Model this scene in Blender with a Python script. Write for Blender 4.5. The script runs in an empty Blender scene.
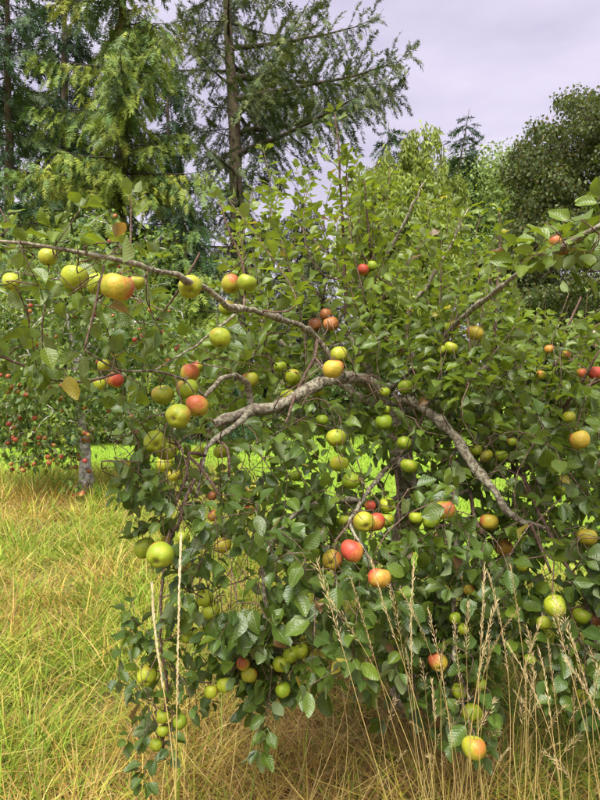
import bpy, math, random
import numpy as np
from mathutils import Matrix, Vector

# ---------------------------------------------------------------- camera, sky, sun, exposure
scene = bpy.context.scene
col = scene.collection
CAM_H = 1.6
F = 616.0                      # focal length in pixels of a 600 x 800 picture
cam_d = bpy.data.cameras.new('camera')
cam_d.sensor_fit = 'VERTICAL'
cam_d.sensor_height = 36.0
cam_d.lens = 36.0 * F / 800.0
cam_d.clip_start = 0.05
cam_d.clip_end = 2000.0
cam = bpy.data.objects.new('camera', cam_d)
cam.location = (0, 0, CAM_H)
cam.rotation_euler = (math.radians(90), 0, 0)
col.objects.link(cam)
scene.camera = cam

SUN_EL, SUN_AZ = math.radians(57), math.radians(196)     # azimuth clockwise from +Y: behind the camera
world = bpy.data.worlds.new('World')
scene.world = world
world.use_nodes = True
wn = world.node_tree
wn.nodes.clear()
w_out = wn.nodes.new('ShaderNodeOutputWorld')
w_bg = wn.nodes.new('ShaderNodeBackground')
w_sky = wn.nodes.new('ShaderNodeTexSky')
w_sky.sky_type = 'NISHITA'
w_sky.sun_disc = False
w_sky.sun_elevation = SUN_EL
w_sky.sun_rotation = SUN_AZ
w_sky.air_density = 2.0
w_sky.dust_density = 3.0
w_tc = wn.nodes.new('ShaderNodeTexCoord')
w_map = wn.nodes.new('ShaderNodeMapping')
w_map.inputs['Scale'].default_value = (1.0, 1.0, 3.2)
w_noise = wn.nodes.new('ShaderNodeTexNoise')
w_noise.inputs['Scale'].default_value = 2.6
w_noise.inputs['Detail'].default_value = 5.0
w_noise.inputs['Roughness'].default_value = 0.5
w_ramp = wn.nodes.new('ShaderNodeValToRGB')
w_ramp.color_ramp.elements[0].position = 0.36
w_ramp.color_ramp.elements[0].color = (2.06, 1.84, 2.42, 1)
w_ramp.color_ramp.elements[1].position = 0.64
w_ramp.color_ramp.elements[1].color = (2.80, 2.55, 3.12, 1)
w_mix = wn.nodes.new('ShaderNodeMix')
w_mix.data_type = 'RGBA'
w_mix.inputs[0].default_value = 0.94                      # thick cloud layer over the clear sky
wn.links.new(w_tc.outputs['Generated'], w_map.inputs['Vector'])
wn.links.new(w_map.outputs['Vector'], w_noise.inputs['Vector'])
wn.links.new(w_noise.outputs['Fac'], w_ramp.inputs['Fac'])
wn.links.new(w_sky.outputs['Color'], w_mix.inputs[6])
wn.links.new(w_ramp.outputs['Color'], w_mix.inputs[7])
wn.links.new(w_mix.outputs[2], w_bg.inputs['Color'])
w_bg.inputs['Strength'].default_value = 0.051
wn.links.new(w_bg.outputs['Background'], w_out.inputs['Surface'])

sun_d = bpy.data.lights.new('sun', 'SUN')
sun_d.energy = 1.5
sun_d.angle = math.radians(42)
sun_d.color = (1.0, 0.96, 0.88)
sun = bpy.data.objects.new('sun', sun_d)
sdir = Vector((math.sin(SUN_AZ) * math.cos(SUN_EL), math.cos(SUN_AZ) * math.cos(SUN_EL), math.sin(SUN_EL)))
sun.rotation_euler = sdir.to_track_quat('Z', 'Y').to_euler()
sun.location = (0, 0, 30)
col.objects.link(sun)

vs = scene.view_settings
vs.view_transform = 'Standard'
vs.look = 'None'
vs.gamma = 1.0
vs.exposure = 2.65
vs.use_curve_mapping = False
scene.cycles.use_denoising = True
scene.cycles.max_bounces = 7
scene.cycles.diffuse_bounces = 4
scene.cycles.glossy_bounces = 2
scene.cycles.transmission_bounces = 4

rng = np.random.default_rng(7)
random.seed(7)

# ---------------------------------------------------------------- helpers
def at(px, py, d):
    """photograph pixel + distance along the view axis -> world point"""
    return np.array([(px - 300.0) / F * d, d, CAM_H + (400.0 - py) / F * d])

def proj(P):
    P = np.atleast_2d(P)
    d = np.maximum(P[:, 1], 0.05)
    return 300 + P[:, 0] / d * F, 400 - (P[:, 2] - CAM_H) / d * F, d

def unit(v):
    v = np.asarray(v, float)
    return v / np.maximum(np.linalg.norm(v, axis=-1, keepdims=True), 1e-9)

def link(o, parent=None):
    col.objects.link(o)
    if parent is not None:
        o.parent = parent
    return o

def tag(o, label=None, cat=None, group=None, kind=None):
    if label: o['label'] = label
    if cat: o['category'] = cat
    if group: o['group'] = group
    if kind: o['kind'] = kind
    return o

def empty(name, loc):
    o = bpy.data.objects.new(name, None)
    o.location = loc
    o.empty_display_size = 0.1
    return link(o)

def np_mesh(name, V, loops, totals, mat=None, uv=None, tint=None, smooth=True):
    me = bpy.data.meshes.new(name)
    V = np.ascontiguousarray(V, dtype=np.float32)
    loops = np.ascontiguousarray(loops, dtype=np.int32)
    totals = np.asarray(totals, dtype=np.int32)
    starts = np.concatenate([[0], np.cumsum(totals)[:-1]]).astype(np.int32)
    me.vertices.add(len(V)); me.vertices.foreach_set('co', V.ravel())
    me.loops.add(len(loops)); me.loops.foreach_set('vertex_index', loops)
    me.polygons.add(len(totals)); me.polygons.foreach_set('loop_start', starts)
    if uv is not None:
        l = me.uv_layers.new(name='UVMap')
        l.data.foreach_set('uv', np.ascontiguousarray(uv[loops], dtype=np.float32).ravel())
    if tint is not None:
        a = me.attributes.new('tint', 'FLOAT_COLOR', 'POINT')
        t = np.ones((len(V), 4), dtype=np.float32); t[:, :3] = tint
        a.data.foreach_set('color', t.ravel())
    me.update(calc_edges=True)
    me.polygons.foreach_set('use_smooth', np.full(len(totals), smooth, dtype=bool))
    if mat is not None:
        me.materials.append(mat)
    return me

class Template:
    def __init__(self, V, polys, uv=None):
        self.V = np.array(V, float)
        self.loops = np.array([i for p in polys for i in p], dtype=np.int64)
        self.totals = np.array([len(p) for p in polys], dtype=np.int64)
        self.uv = None if uv is None else np.array(uv, float)

def scatter(tmpl, M, T, tint=None):
    """merge N transformed copies of a template; M (N,3,3) columns = axes * scale"""
    N, nv = len(T), len(tmpl.V)
    V = np.einsum('nij,vj->nvi', M, tmpl.V) + T[:, None, :]
    loops = (tmpl.loops[None, :] + (np.arange(N) * nv)[:, None]).ravel()
    totals = np.tile(tmpl.totals, N)
    uv = None if tmpl.uv is None else np.tile(tmpl.uv, (N, 1))
    tn = None if tint is None else np.repeat(tint, nv, axis=0)
    return V.reshape(-1, 3), loops, totals, uv, tn

def merge(parts):
    Vs, Ls, Ts, Us, Cs, off = [], [], [], [], [], 0
    for V, l, t, u, c in parts:
        Vs.append(V); Ls.append(l + off); Ts.append(t); Us.append(u); Cs.append(c); off += len(V)
    return (np.concatenate(Vs), np.concatenate(Ls), np.concatenate(Ts),
            None if Us[0] is None else np.concatenate(Us), None if Cs[0] is None else np.concatenate(Cs))

def frames(ydir, up, jitter=0.0, r=rng):
    """rotation matrices with local Y along ydir and local Z as near as possible to up"""
    y = unit(ydir)
    up = np.broadcast_to(np.asarray(up, float), y.shape).copy()
    if jitter: up += r.normal(0, jitter, y.shape)
    z = up - (up * y).sum(1, keepdims=True) * y
    z = unit(z)
    x = np.cross(y, z)
    return np.stack([x, y, z], axis=2)

def tube(P, R, sides=6, rough=0.0, r=rng):
    P = np.asarray(P, float); R = np.asarray(R, float)
    n = len(P)
    t = unit(np.gradient(P, axis=0))
    ref = np.array([0.13, 0.31, 0.94]) if abs(t[0] @ np.array([0.13, 0.31, 0.94])) < 0.9 else np.array([1.0, 0.1, 0])
    u = np.zeros((n, 3)); v = ref
    for i in range(n):
        v = v - (v @ t[i]) * t[i]; v = v / max(np.linalg.norm(v), 1e-9); u[i] = v
    w = np.cross(t, u)
    a = np.linspace(0, 2 * np.pi, sides, endpoint=False)
    rr = R[:, None] * (1 + (r.normal(0, rough, (n, sides)) if rough else 0))
    V = P[:, None, :] + rr[..., None] * (np.cos(a)[None, :, None] * u[:, None, :] + np.sin(a)[None, :, None] * w[:, None, :])
    V = V.reshape(-1, 3)
    i = np.arange(n - 1)[:, None] * sides; j = np.arange(sides)[None, :]; k = (j + 1) % sides
    q = np.stack([i + j, i + k, i + k + sides, i + j + sides], axis=2).reshape(-1, 4)
    loops = np.concatenate([q.ravel(), np.arange(sides)[::-1], (n - 1) * sides + np.arange(sides)])
    totals = np.concatenate([np.full(len(q), 4), [sides, sides]])
    return V, loops, totals, None, None

def smooth_path(P, step=0.05):
    """Catmull-Rom through control points (columns may include radius)"""
    P = np.asarray(P, float)
    if len(P) == 2: P = np.array([P[0], (P[0] + P[1]) / 2, P[1]])
    Q = np.vstack([2 * P[0] - P[1], P, 2 * P[-1] - P[-2]])
    out = []
    for i in range(1, len(Q) - 2):
        L = np.linalg.norm(Q[i + 1][:3] - Q[i][:3]); n = max(2, int(L / step))
        for s in np.linspace(0, 1, n, endpoint=False):
            out.append(0.5 * (2 * Q[i] + (Q[i + 1] - Q[i - 1]) * s + (2 * Q[i - 1] - 5 * Q[i] + 4 * Q[i + 1] - Q[i + 2]) * s * s
                              + (3 * Q[i] - Q[i - 1] - 3 * Q[i + 1] + Q[i + 2]) * s ** 3))
    out.append(P[-1])
    return np.array(out)

_grid = np.random.default_rng(99).random((64, 64))
def vnoise(x, y, s):
    x = np.asarray(x) / s + 31.7; y = np.asarray(y) / s + 17.3
    xi = np.floor(x).astype(int); yi = np.floor(y).astype(int)
    fx = x - xi; fy = y - yi
    fx = fx * fx * (3 - 2 * fx); fy = fy * fy * (3 - 2 * fy)
    g = lambda a, b: _grid[a % 64, b % 64]
    return (g(xi, yi) * (1 - fx) + g(xi + 1, yi) * fx) * (1 - fy) + (g(xi, yi + 1) * (1 - fx) + g(xi + 1, yi + 1) * fx) * fy

def ground_h(x, y):
    d = np.sqrt(np.asarray(x) ** 2 + np.asarray(y) ** 2)
    return 0.10 * (vnoise(x, y, 1.7) - 0.5) + 0.05 * (vnoise(x, y, 0.6) - 0.5) * np.clip(1.3 - d / 14, 0, 1)

# ---------------------------------------------------------------- materials
def new_mat(name):
    m = bpy.data.materials.new(name); m.use_nodes = True
    nt = m.node_tree; nt.nodes.clear()
    return m, nt

class NT:
    def __init__(self, nt): self.nt = nt
    def n(self, typ, **kw):
        nd = self.nt.nodes.new(typ)
        for k, v in kw.items(): setattr(nd, k, v)
        return nd
    def l(self, a, b): self.nt.links.new(a, b)
    def math(self, op, a, b=None, c=None):
        nd = self.n('ShaderNodeMath', operation=op)
        for i, v in enumerate((a, b, c)):
            if v is None: continue
            if isinstance(v, (int, float)): nd.inputs[i].default_value = v
            else: self.l(v, nd.inputs[i])
        return nd.outputs[0]
    def mix(self, f, a, b, blend='MIX'):
        nd = self.n('ShaderNodeMix', data_type='RGBA', blend_type=blend)
        for i, v in ((0, f), (6, a), (7, b)):
            if isinstance(v, (int, float)): nd.inputs[i].default_value = v
            elif isinstance(v, tuple): nd.inputs[i].default_value = (*v, 1) if len(v) == 3 else v
            else: self.l(v, nd.inputs[i])
        return nd.outputs[2]
    def noise(self, vec, scale, detail=3, rough=0.55, out='Fac'):
        nd = self.n('ShaderNodeTexNoise')
        nd.inputs['Scale'].default_value = scale; nd.inputs['Detail'].default_value = detail
        nd.inputs['Roughness'].default_value = rough
        if vec is not None: self.l(vec, nd.inputs['Vector'])
        return nd.outputs[out]
    def smooth(self, v, a, b):
        nd = self.n('ShaderNodeMapRange', interpolation_type='SMOOTHSTEP')
        self.l(v, nd.inputs[0]); nd.inputs[1].default_value = a; nd.inputs[2].default_value = b
        return nd.outputs[0]
    def bump(self, h, strength, dist):
        nd = self.n('ShaderNodeBump'); nd.inputs['Strength'].default_value = strength
        nd.inputs['Distance'].default_value = dist; self.l(h, nd.inputs['Height'])
        return nd.outputs[0]
    def pbsdf(self, color, rough=0.6, spec=0.5, normal=None):
        b = self.n('ShaderNodeBsdfPrincipled')
        for k, v in (('Base Color', color), ('Roughness', rough), ('Specular IOR Level', spec)):
            if isinstance(v, (int, float)): b.inputs[k].default_value = v
            elif isinstance(v, tuple): b.inputs[k].default_value = (*v, 1)
            else: self.l(v, b.inputs[k])
        if normal is not None: self.l(normal, b.inputs['Normal'])
        return b.outputs[0]
    def out(self, s):
        o = self.n('ShaderNodeOutputMaterial'); self.l(s, o.inputs['Surface'])

def mat_leaf(name, veins=True, trans=0.3, rough=0.36, spec=0.5, back=0.55):
    m, nt = new_mat(name); t = NT(nt)
    tint = t.n('ShaderNodeAttribute', attribute_name='tint').outputs['Color']
    geo = t.n('ShaderNodeNewGeometry')
    pos = geo.outputs['Position']
    n1 = t.noise(pos, 55, 3)
    c = t.mix(t.smooth(n1, 0.3, 0.75), t.mix(0.5, tint, (0.5, 0.5, 0.5), 'MULTIPLY'), tint)
    c = t.mix(0.45, tint, c)
    nrm = None
    if veins:
        uv = t.n('ShaderNodeTexCoord').outputs['UV']
        sp = t.n('ShaderNodeSeparateXYZ'); t.l(uv, sp.inputs[0])
        au = t.math('ABSOLUTE', t.math('SUBTRACT', sp.outputs[0], 0.5))
        ph = t.math('MULTIPLY', t.math('SUBTRACT', sp.outputs[1], t.math('MULTIPLY', au, 0.55)), 50.0)
        wave = t.math('SINE', ph)
        vein = t.smooth(wave, 0.72, 1.0)
        rib = t.math('SUBTRACT', 1.0, t.smooth(au, 0.008, 0.035))
        lines = t.math('MAXIMUM', t.math('MULTIPLY', vein, 0.55), rib)
        c = t.mix(t.math('MULTIPLY', lines, 0.22), c, (0.24, 0.32, 0.10))
        h = t.math('SUBTRACT', t.math('MULTIPLY', wave, -0.3), rib)
        h = t.math('ADD', h, t.math('MULTIPLY', t.noise(pos, 110, 2), 2.4))
        nrm = t.bump(h, 0.42, 0.0014)
        spots = t.smooth(t.noise(pos, 38, 4, 0.7), 0.70, 0.78)
        c = t.mix(t.math('MULTIPLY', spots, 0.75), c, (0.16, 0.075, 0.025))
    bf = geo.outputs['Backfacing']
    pale = t.mix(0.5, c, (0.27, 0.32, 0.17))
    c2 = t.mix(t.math('MULTIPLY', bf, back * 1.6), c, pale)
    r = t.math('ADD', t.math('MULTIPLY', bf, 0.3), rough)
    b = t.pbsdf(c2, r, spec, nrm)
    tr = t.n('ShaderNodeBsdfTranslucent')
    t.l(t.mix(1.0, c, (1.7, 1.55, 0.6), 'MULTIPLY'), tr.inputs['Color'])
    mx = t.n('ShaderNodeMixShader'); mx.inputs[0].default_value = trans
    t.l(b, mx.inputs[1]); t.l(tr.outputs[0], mx.inputs[2])
    t.out(mx.outputs[0])
    return m

def mat_bark(name, a, b, lichen=None, scale=30, amount=0.5, dist=0.004):
    m, nt = new_mat(name); t = NT(nt)
    pos = t.n('ShaderNodeNewGeometry').outputs['Position']
    n1 = t.noise(pos, scale, 5, 0.65)
    c = t.mix(t.smooth(n1, 0.3, 0.7), a, b)
    if lichen:
        n2 = t.noise(pos, scale * 0.9, 4, 0.6, 'Color')
        sp = t.n('ShaderNodeSeparateColor'); t.l(n2, sp.inputs[0])
        c = t.mix(t.math('MULTIPLY', t.smooth(sp.outputs[1], 0.60 - 0.2 * amount, 0.66 - 0.16 * amount), 0.85), c, lichen)
    n3 = t.noise(pos, scale * 3.5, 4, 0.7)
    t.out(t.pbsdf(c, 0.85, 0.25, t.bump(t.math('ADD', n1, n3), 0.8, dist)))
    return m

def mat_tint(name, rough=0.7, spec=0.3, trans=0.25, var=0.35, scale=3.0):
    m, nt = new_mat(name); t = NT(nt)
    tint = t.n('ShaderNodeAttribute', attribute_name='tint').outputs['Color']
    pos = t.n('ShaderNodeNewGeometry').outputs['Position']
    n1 = t.noise(pos, scale, 3)
    c = t.mix(var, tint, t.mix(1.0, tint, t.mix(n1, (0.35, 0.35, 0.35), (1.6, 1.6, 1.6)), 'MULTIPLY'))
    b = t.pbsdf(c, rough, spec)
    tr = t.n('ShaderNodeBsdfTranslucent'); t.l(t.mix(1.0, c, (1.3, 1.25, 0.8), 'MULTIPLY'), tr.inputs['Color'])
    mx = t.n('ShaderNodeMixShader'); mx.inputs[0].default_value = trans
    t.l(b, mx.inputs[1]); t.l(tr.outputs[0], mx.inputs[2]); t.out(mx.outputs[0])
    return m

def mat_apple(name, base, base2, blush, cover, russet=0.5):
    """cover: height of the blush edge, -1 none .. 1 whole fruit"""
    m, nt = new_mat(name); t = NT(nt)
    tc = t.n('ShaderNodeTexCoord').outputs['Object']
    rnd = t.n('ShaderNodeObjectInfo').outputs['Random']
    off = t.n('ShaderNodeCombineXYZ')
    for i in range(3): t.l(t.math('MULTIPLY', rnd, 3.1 + i * 1.7), off.inputs[i])
    va = t.n('ShaderNodeVectorMath', operation='ADD'); t.l(tc, va.inputs[0]); t.l(off.outputs[0], va.inputs[1])
    p = va.outputs[0]
    sp = t.n('ShaderNodeSeparateXYZ'); t.l(tc, sp.inputs[0])
    x, y, z = sp.outputs                                # unit fruit: radius about 1
    n1 = t.noise(p, 1.6, 3)
    c = t.mix(t.smooth(t.math('ADD', n1, t.math('MULTIPLY', t.math('SUBTRACT', rnd, 0.5), 0.3)), 0.32, 0.68), base, base2)
    # streaks follow the meridians
    ang = t.math('ARCTAN2', y, x)
    cv = t.n('ShaderNodeCombineXYZ')
    t.l(t.math('MULTIPLY', t.math('SINE', ang), 3.2), cv.inputs[0]); t.l(t.math('MULTIPLY', t.math('COSINE', ang), 3.2), cv.inputs[1])
    t.l(t.math('ADD', t.math('MULTIPLY', z, 0.35), t.math('MULTIPLY', rnd, 20.0)), cv.inputs[2])
    st = t.noise(cv.outputs[0], 5.0, 3, 0.7)
    side = t.math('ADD', t.math('MULTIPLY', x, 0.75), t.math('MULTIPLY', z, 0.35))
    side = t.math('ADD', side, t.math('MULTIPLY', t.math('SUBTRACT', n1, 0.5), 1.1))
    side = t.math('ADD', side, t.math('MULTIPLY', t.math('SUBTRACT', st, 0.5), 1.0))
    side = t.math('ADD', side, t.math('MULTIPLY', t.math('SUBTRACT', rnd, 0.5), 0.35))
    f = t.smooth(t.math('ADD', side, cover), -0.05, 0.62)
    c = t.mix(t.math('MULTIPLY', f, 0.9), c, blush)
    # pale lenticels
    vo = t.n('ShaderNodeTexVoronoi'); vo.inputs['Scale'].default_value = 9.0; t.l(p, vo.inputs['Vector'])
    dot = t.math('SUBTRACT', 1.0, t.smooth(vo.outputs['Distance'], 0.07, 0.13))
    c = t.mix(t.math('MULTIPLY', dot, 0.35), c, (0.34, 0.29, 0.10))
    # russet in the hollows
    rr = t.math('SQRT', t.math('ADD', t.math('MULTIPLY', x, x), t.math('MULTIPLY', y, y)))
    ru = t.math('SUBTRACT', 1.0, t.smooth(t.math('ADD', rr, t.math('MULTIPLY', n1, 0.25)), 0.22, 0.42))
    c = t.mix(t.math('MULTIPLY', ru, russet), c, (0.22, 0.16, 0.05))
    # scab marks
    sc = t.smooth(t.noise(p, 4.5, 4, 0.65), 0.64, 0.70)
    c = t.mix(t.math('MULTIPLY', sc, 0.7), c, (0.12, 0.07, 0.03))
    t.out(t.pbsdf(c, 0.46, 0.36, t.bump(t.noise(p, 3, 3), 0.10, 0.05)))
    return m

def mat_plain(name, a, b, scale=40, rough=0.8, spec=0.2):
    m, nt = new_mat(name); t = NT(nt)
    pos = t.n('ShaderNodeNewGeometry').outputs['Position']
    n1 = t.noise(pos, scale, 4, 0.65)
    t.out(t.pbsdf(t.mix(t.smooth(n1, 0.3, 0.7), a, b), rough, spec, t.bump(n1, 0.4, 0.003)))
    return m

M_LEAF = mat_leaf('apple_leaf', trans=0.38, rough=0.36, spec=0.55)
M_LEAF_FAR = mat_leaf('far_leaf', veins=False, trans=0.3, rough=0.5, spec=0.35)
M_NEEDLE = mat_tint('conifer_needles', 0.6, 0.3, 0.12, 0.4, 1.2)
M_GRASS = mat_tint('grass_blades', 0.6, 0.3, 0.3, 0.25, 8.0)
M_BARK = mat_bark('apple_bark', (0.10, 0.078, 0.056), (0.25, 0.20, 0.145), (0.40, 0.38, 0.27), 70, 0.62, 0.006)
M_TWIG = mat_bark('twig_bark', (0.07, 0.038, 0.028), (0.15, 0.095, 0.07), (0.24, 0.21, 0.15), 90, 0.1, 0.001)
M_PALEBARK = mat_bark('pale_bark', (0.17, 0.14, 0.12), (0.46, 0.42, 0.37), (0.62, 0.60, 0.55), 14, 0.6, 0.01)
M_CONBARK = mat_bark('conifer_bark', (0.07, 0.046, 0.04), (0.22, 0.15, 0.125), (0.13, 0.14, 0.05), 7, 0.6, 0.08)
M_DARKBARK = mat_bark('dark_bark', (0.035, 0.028, 0.022), (0.10, 0.08, 0.06), None, 6, 0.5, 0.03)
M_STALK = mat_plain('fruit_stalk', (0.14, 0.10, 0.04), (0.25, 0.20, 0.08), 150)
M_CALYX = mat_plain('calyx', (0.05, 0.035, 0.02), (0.17, 0.13, 0.06), 200)
GREEN, GREEN2 = (0.183, 0.265, 0.015), (0.336, 0.379, 0.025)
APPLE_MATS = {
    'g': mat_apple('apple_green', GREEN, GREEN2, (0.392, 0.224, 0.028), -0.75),
    'y': mat_apple('apple_yellow_green', (0.22, 0.29, 0.016), (0.36, 0.35, 0.03), (0.40, 0.12, 0.03), -0.38),
    'b': mat_apple('apple_blushed', (0.288, 0.288, 0.022), (0.450, 0.325, 0.037), (0.42, 0.082, 0.042), -0.20),
    'r': mat_apple('apple_red', (0.425, 0.250, 0.037), (0.450, 0.188, 0.037), (0.42, 0.052, 0.038), 0.25),
    'n': mat_apple('apple_rotten', (0.26, 0.095, 0.03), (0.36, 0.15, 0.045), (0.14, 0.045, 0.02), -0.2, 0.9),
}
M_SMALLRED = mat_apple('small_apple_red', (0.34, 0.16, 0.04), (0.30, 0.10, 0.035), (0.30, 0.035, 0.03), 0.25)
M_SMALLYEL = mat_apple('small_apple_orange', (0.34, 0.24, 0.05), (0.34, 0.17, 0.04), (0.30, 0.07, 0.03), -0.1)

# ---------------------------------------------------------------- ground
def build_ground():
    xs = np.concatenate([[-400, -150, -60, -30], np.linspace(-18, 18, 121), [30, 60, 150, 400]])
    ys = np.concatenate([[-400, -100, -20], np.linspace(-4, 24, 101), [30, 36, 45, 60, 100, 200, 500, 1200]])
    X, Y = np.meshgrid(xs, ys)
    Z = ground_h(X, Y) * np.clip(1.6 - np.hypot(X, Y) / 30, 0, 1) - 0.0
    V = np.stack([X, Y, Z], 2).reshape(-1, 3)
    nx, ny = len(xs), len(ys)
    i = np.arange(ny - 1)[:, None] * nx; j = np.arange(nx - 1)[None, :]
    q = np.stack([i + j, i + j + 1, i + j + 1 + nx, i + j + nx], 2).reshape(-1, 4)
    m, nt = new_mat('ground_turf'); t = NT(nt)
    pos = t.n('ShaderNodeNewGeometry').outputs['Position']
    sp = t.n('ShaderNodeSeparateXYZ'); t.l(pos, sp.inputs[0])
    n1 = t.noise(pos, 1.1, 5, 0.6); n2 = t.noise(pos, 24, 4, 0.7)
    near = t.mix(t.smooth(n1, 0.35, 0.65), (0.16, 0.095, 0.04), (0.10, 0.12, 0.03))
    near = t.mix(t.smooth(n2, 0.45, 0.7), near, (0.30, 0.21, 0.09))
    lawn = t.mix(t.smooth(n1, 0.3, 0.7), (0.14, 0.25, 0.02), (0.20, 0.31, 0.03))
    le = t.math('MULTIPLY', t.smooth(sp.outputs[0], -1.7, 0.6), 8.1)
    edge = t.smooth(t.math('ADD', t.math('ADD', sp.outputs[1], le), t.math('MULTIPLY', t.math('SUBTRACT', n1, 0.5), 1.6)), 12.6, 13.6)
    t.out(t.pbsdf(t.mix(edge, near, lawn), 0.95, 0.1, t.bump(n2, 0.7, 0.03)))
    o = link(bpy.data.objects.new('ground', np_mesh('ground', V, q.ravel(), np.full(len(q), 4), m)))
    tag(o, kind='structure')
build_ground()

# ---------------------------------------------------------------- grass
def lawn_edge(x):
    t = np.clip((np.asarray(x) + 1.7) / 2.3, 0, 1); t = t * t * (3 - 2 * t)
    return 13.2 - 8.1 * t
STRAW = np.array([[0.53, 0.40, 0.09], [0.44, 0.30, 0.06], [0.62, 0.50, 0.17], [0.36, 0.22, 0.05], [0.46, 0.43, 0.06]])
GRN = np.array([[0.19, 0.30, 0.020], [0.26, 0.37, 0.035], [0.13, 0.22, 0.02], [0.36, 0.42, 0.05]])
BROWN = np.array([[0.40, 0.25, 0.085], [0.52, 0.35, 0.13], [0.30, 0.17, 0.06], [0.58, 0.44, 0.18]])

def blades(P, az, L, th0, th1, W, tint, seg, twist, r):
    N = len(P)
    d = np.stack([np.cos(az), np.sin(az), np.zeros(N)], 1)
    side = np.stack([-np.sin(az + twist), np.cos(az + twist), np.zeros(N)], 1)
    pts = [P]; p = P.copy(); gz = P[:, 2]
    tint = tint * 0.92
    for k in range(seg):
        th = th0 + th1 * (k + 0.5) / seg
        p = p + (L / seg)[:, None] * (np.sin(th)[:, None] * d + np.cos(th)[:, None] * np.array([0, 0, 1.0]))
        p[:, 2] = np.maximum(p[:, 2], gz + 0.012 + 0.02 * r.random(N))
        pts.append(p.copy())
    V = []
    for k in range(seg):
        w = (W * (1 - 0.75 * (k / seg) ** 1.5))[:, None] * 0.5
        V += [pts[k] - side * w, pts[k] + side * w]
    V.append(pts[seg])
    V = np.stack(V, 1)
    nv = V.shape[1]
    polys = [(2 * k, 2 * k + 1, 2 * k + 3, 2 * k + 2) for k in range(seg - 1)] + [(2 * seg - 2, 2 * seg - 1, 2 * seg)]
    base = (np.arange(N) * nv)[:, None]
    loops = (np.array([i for q in polys for i in q])[None, :] + base).ravel()
    totals = np.tile([len(q) for q in polys], N)
    # dry towards the tip
    return V.reshape(-1, 3), loops, totals, None, np.repeat(tint, nv, axis=0)

WINDFALLS = [at(391, 720, 2.78), at(587, 746, 2.55)]

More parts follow.
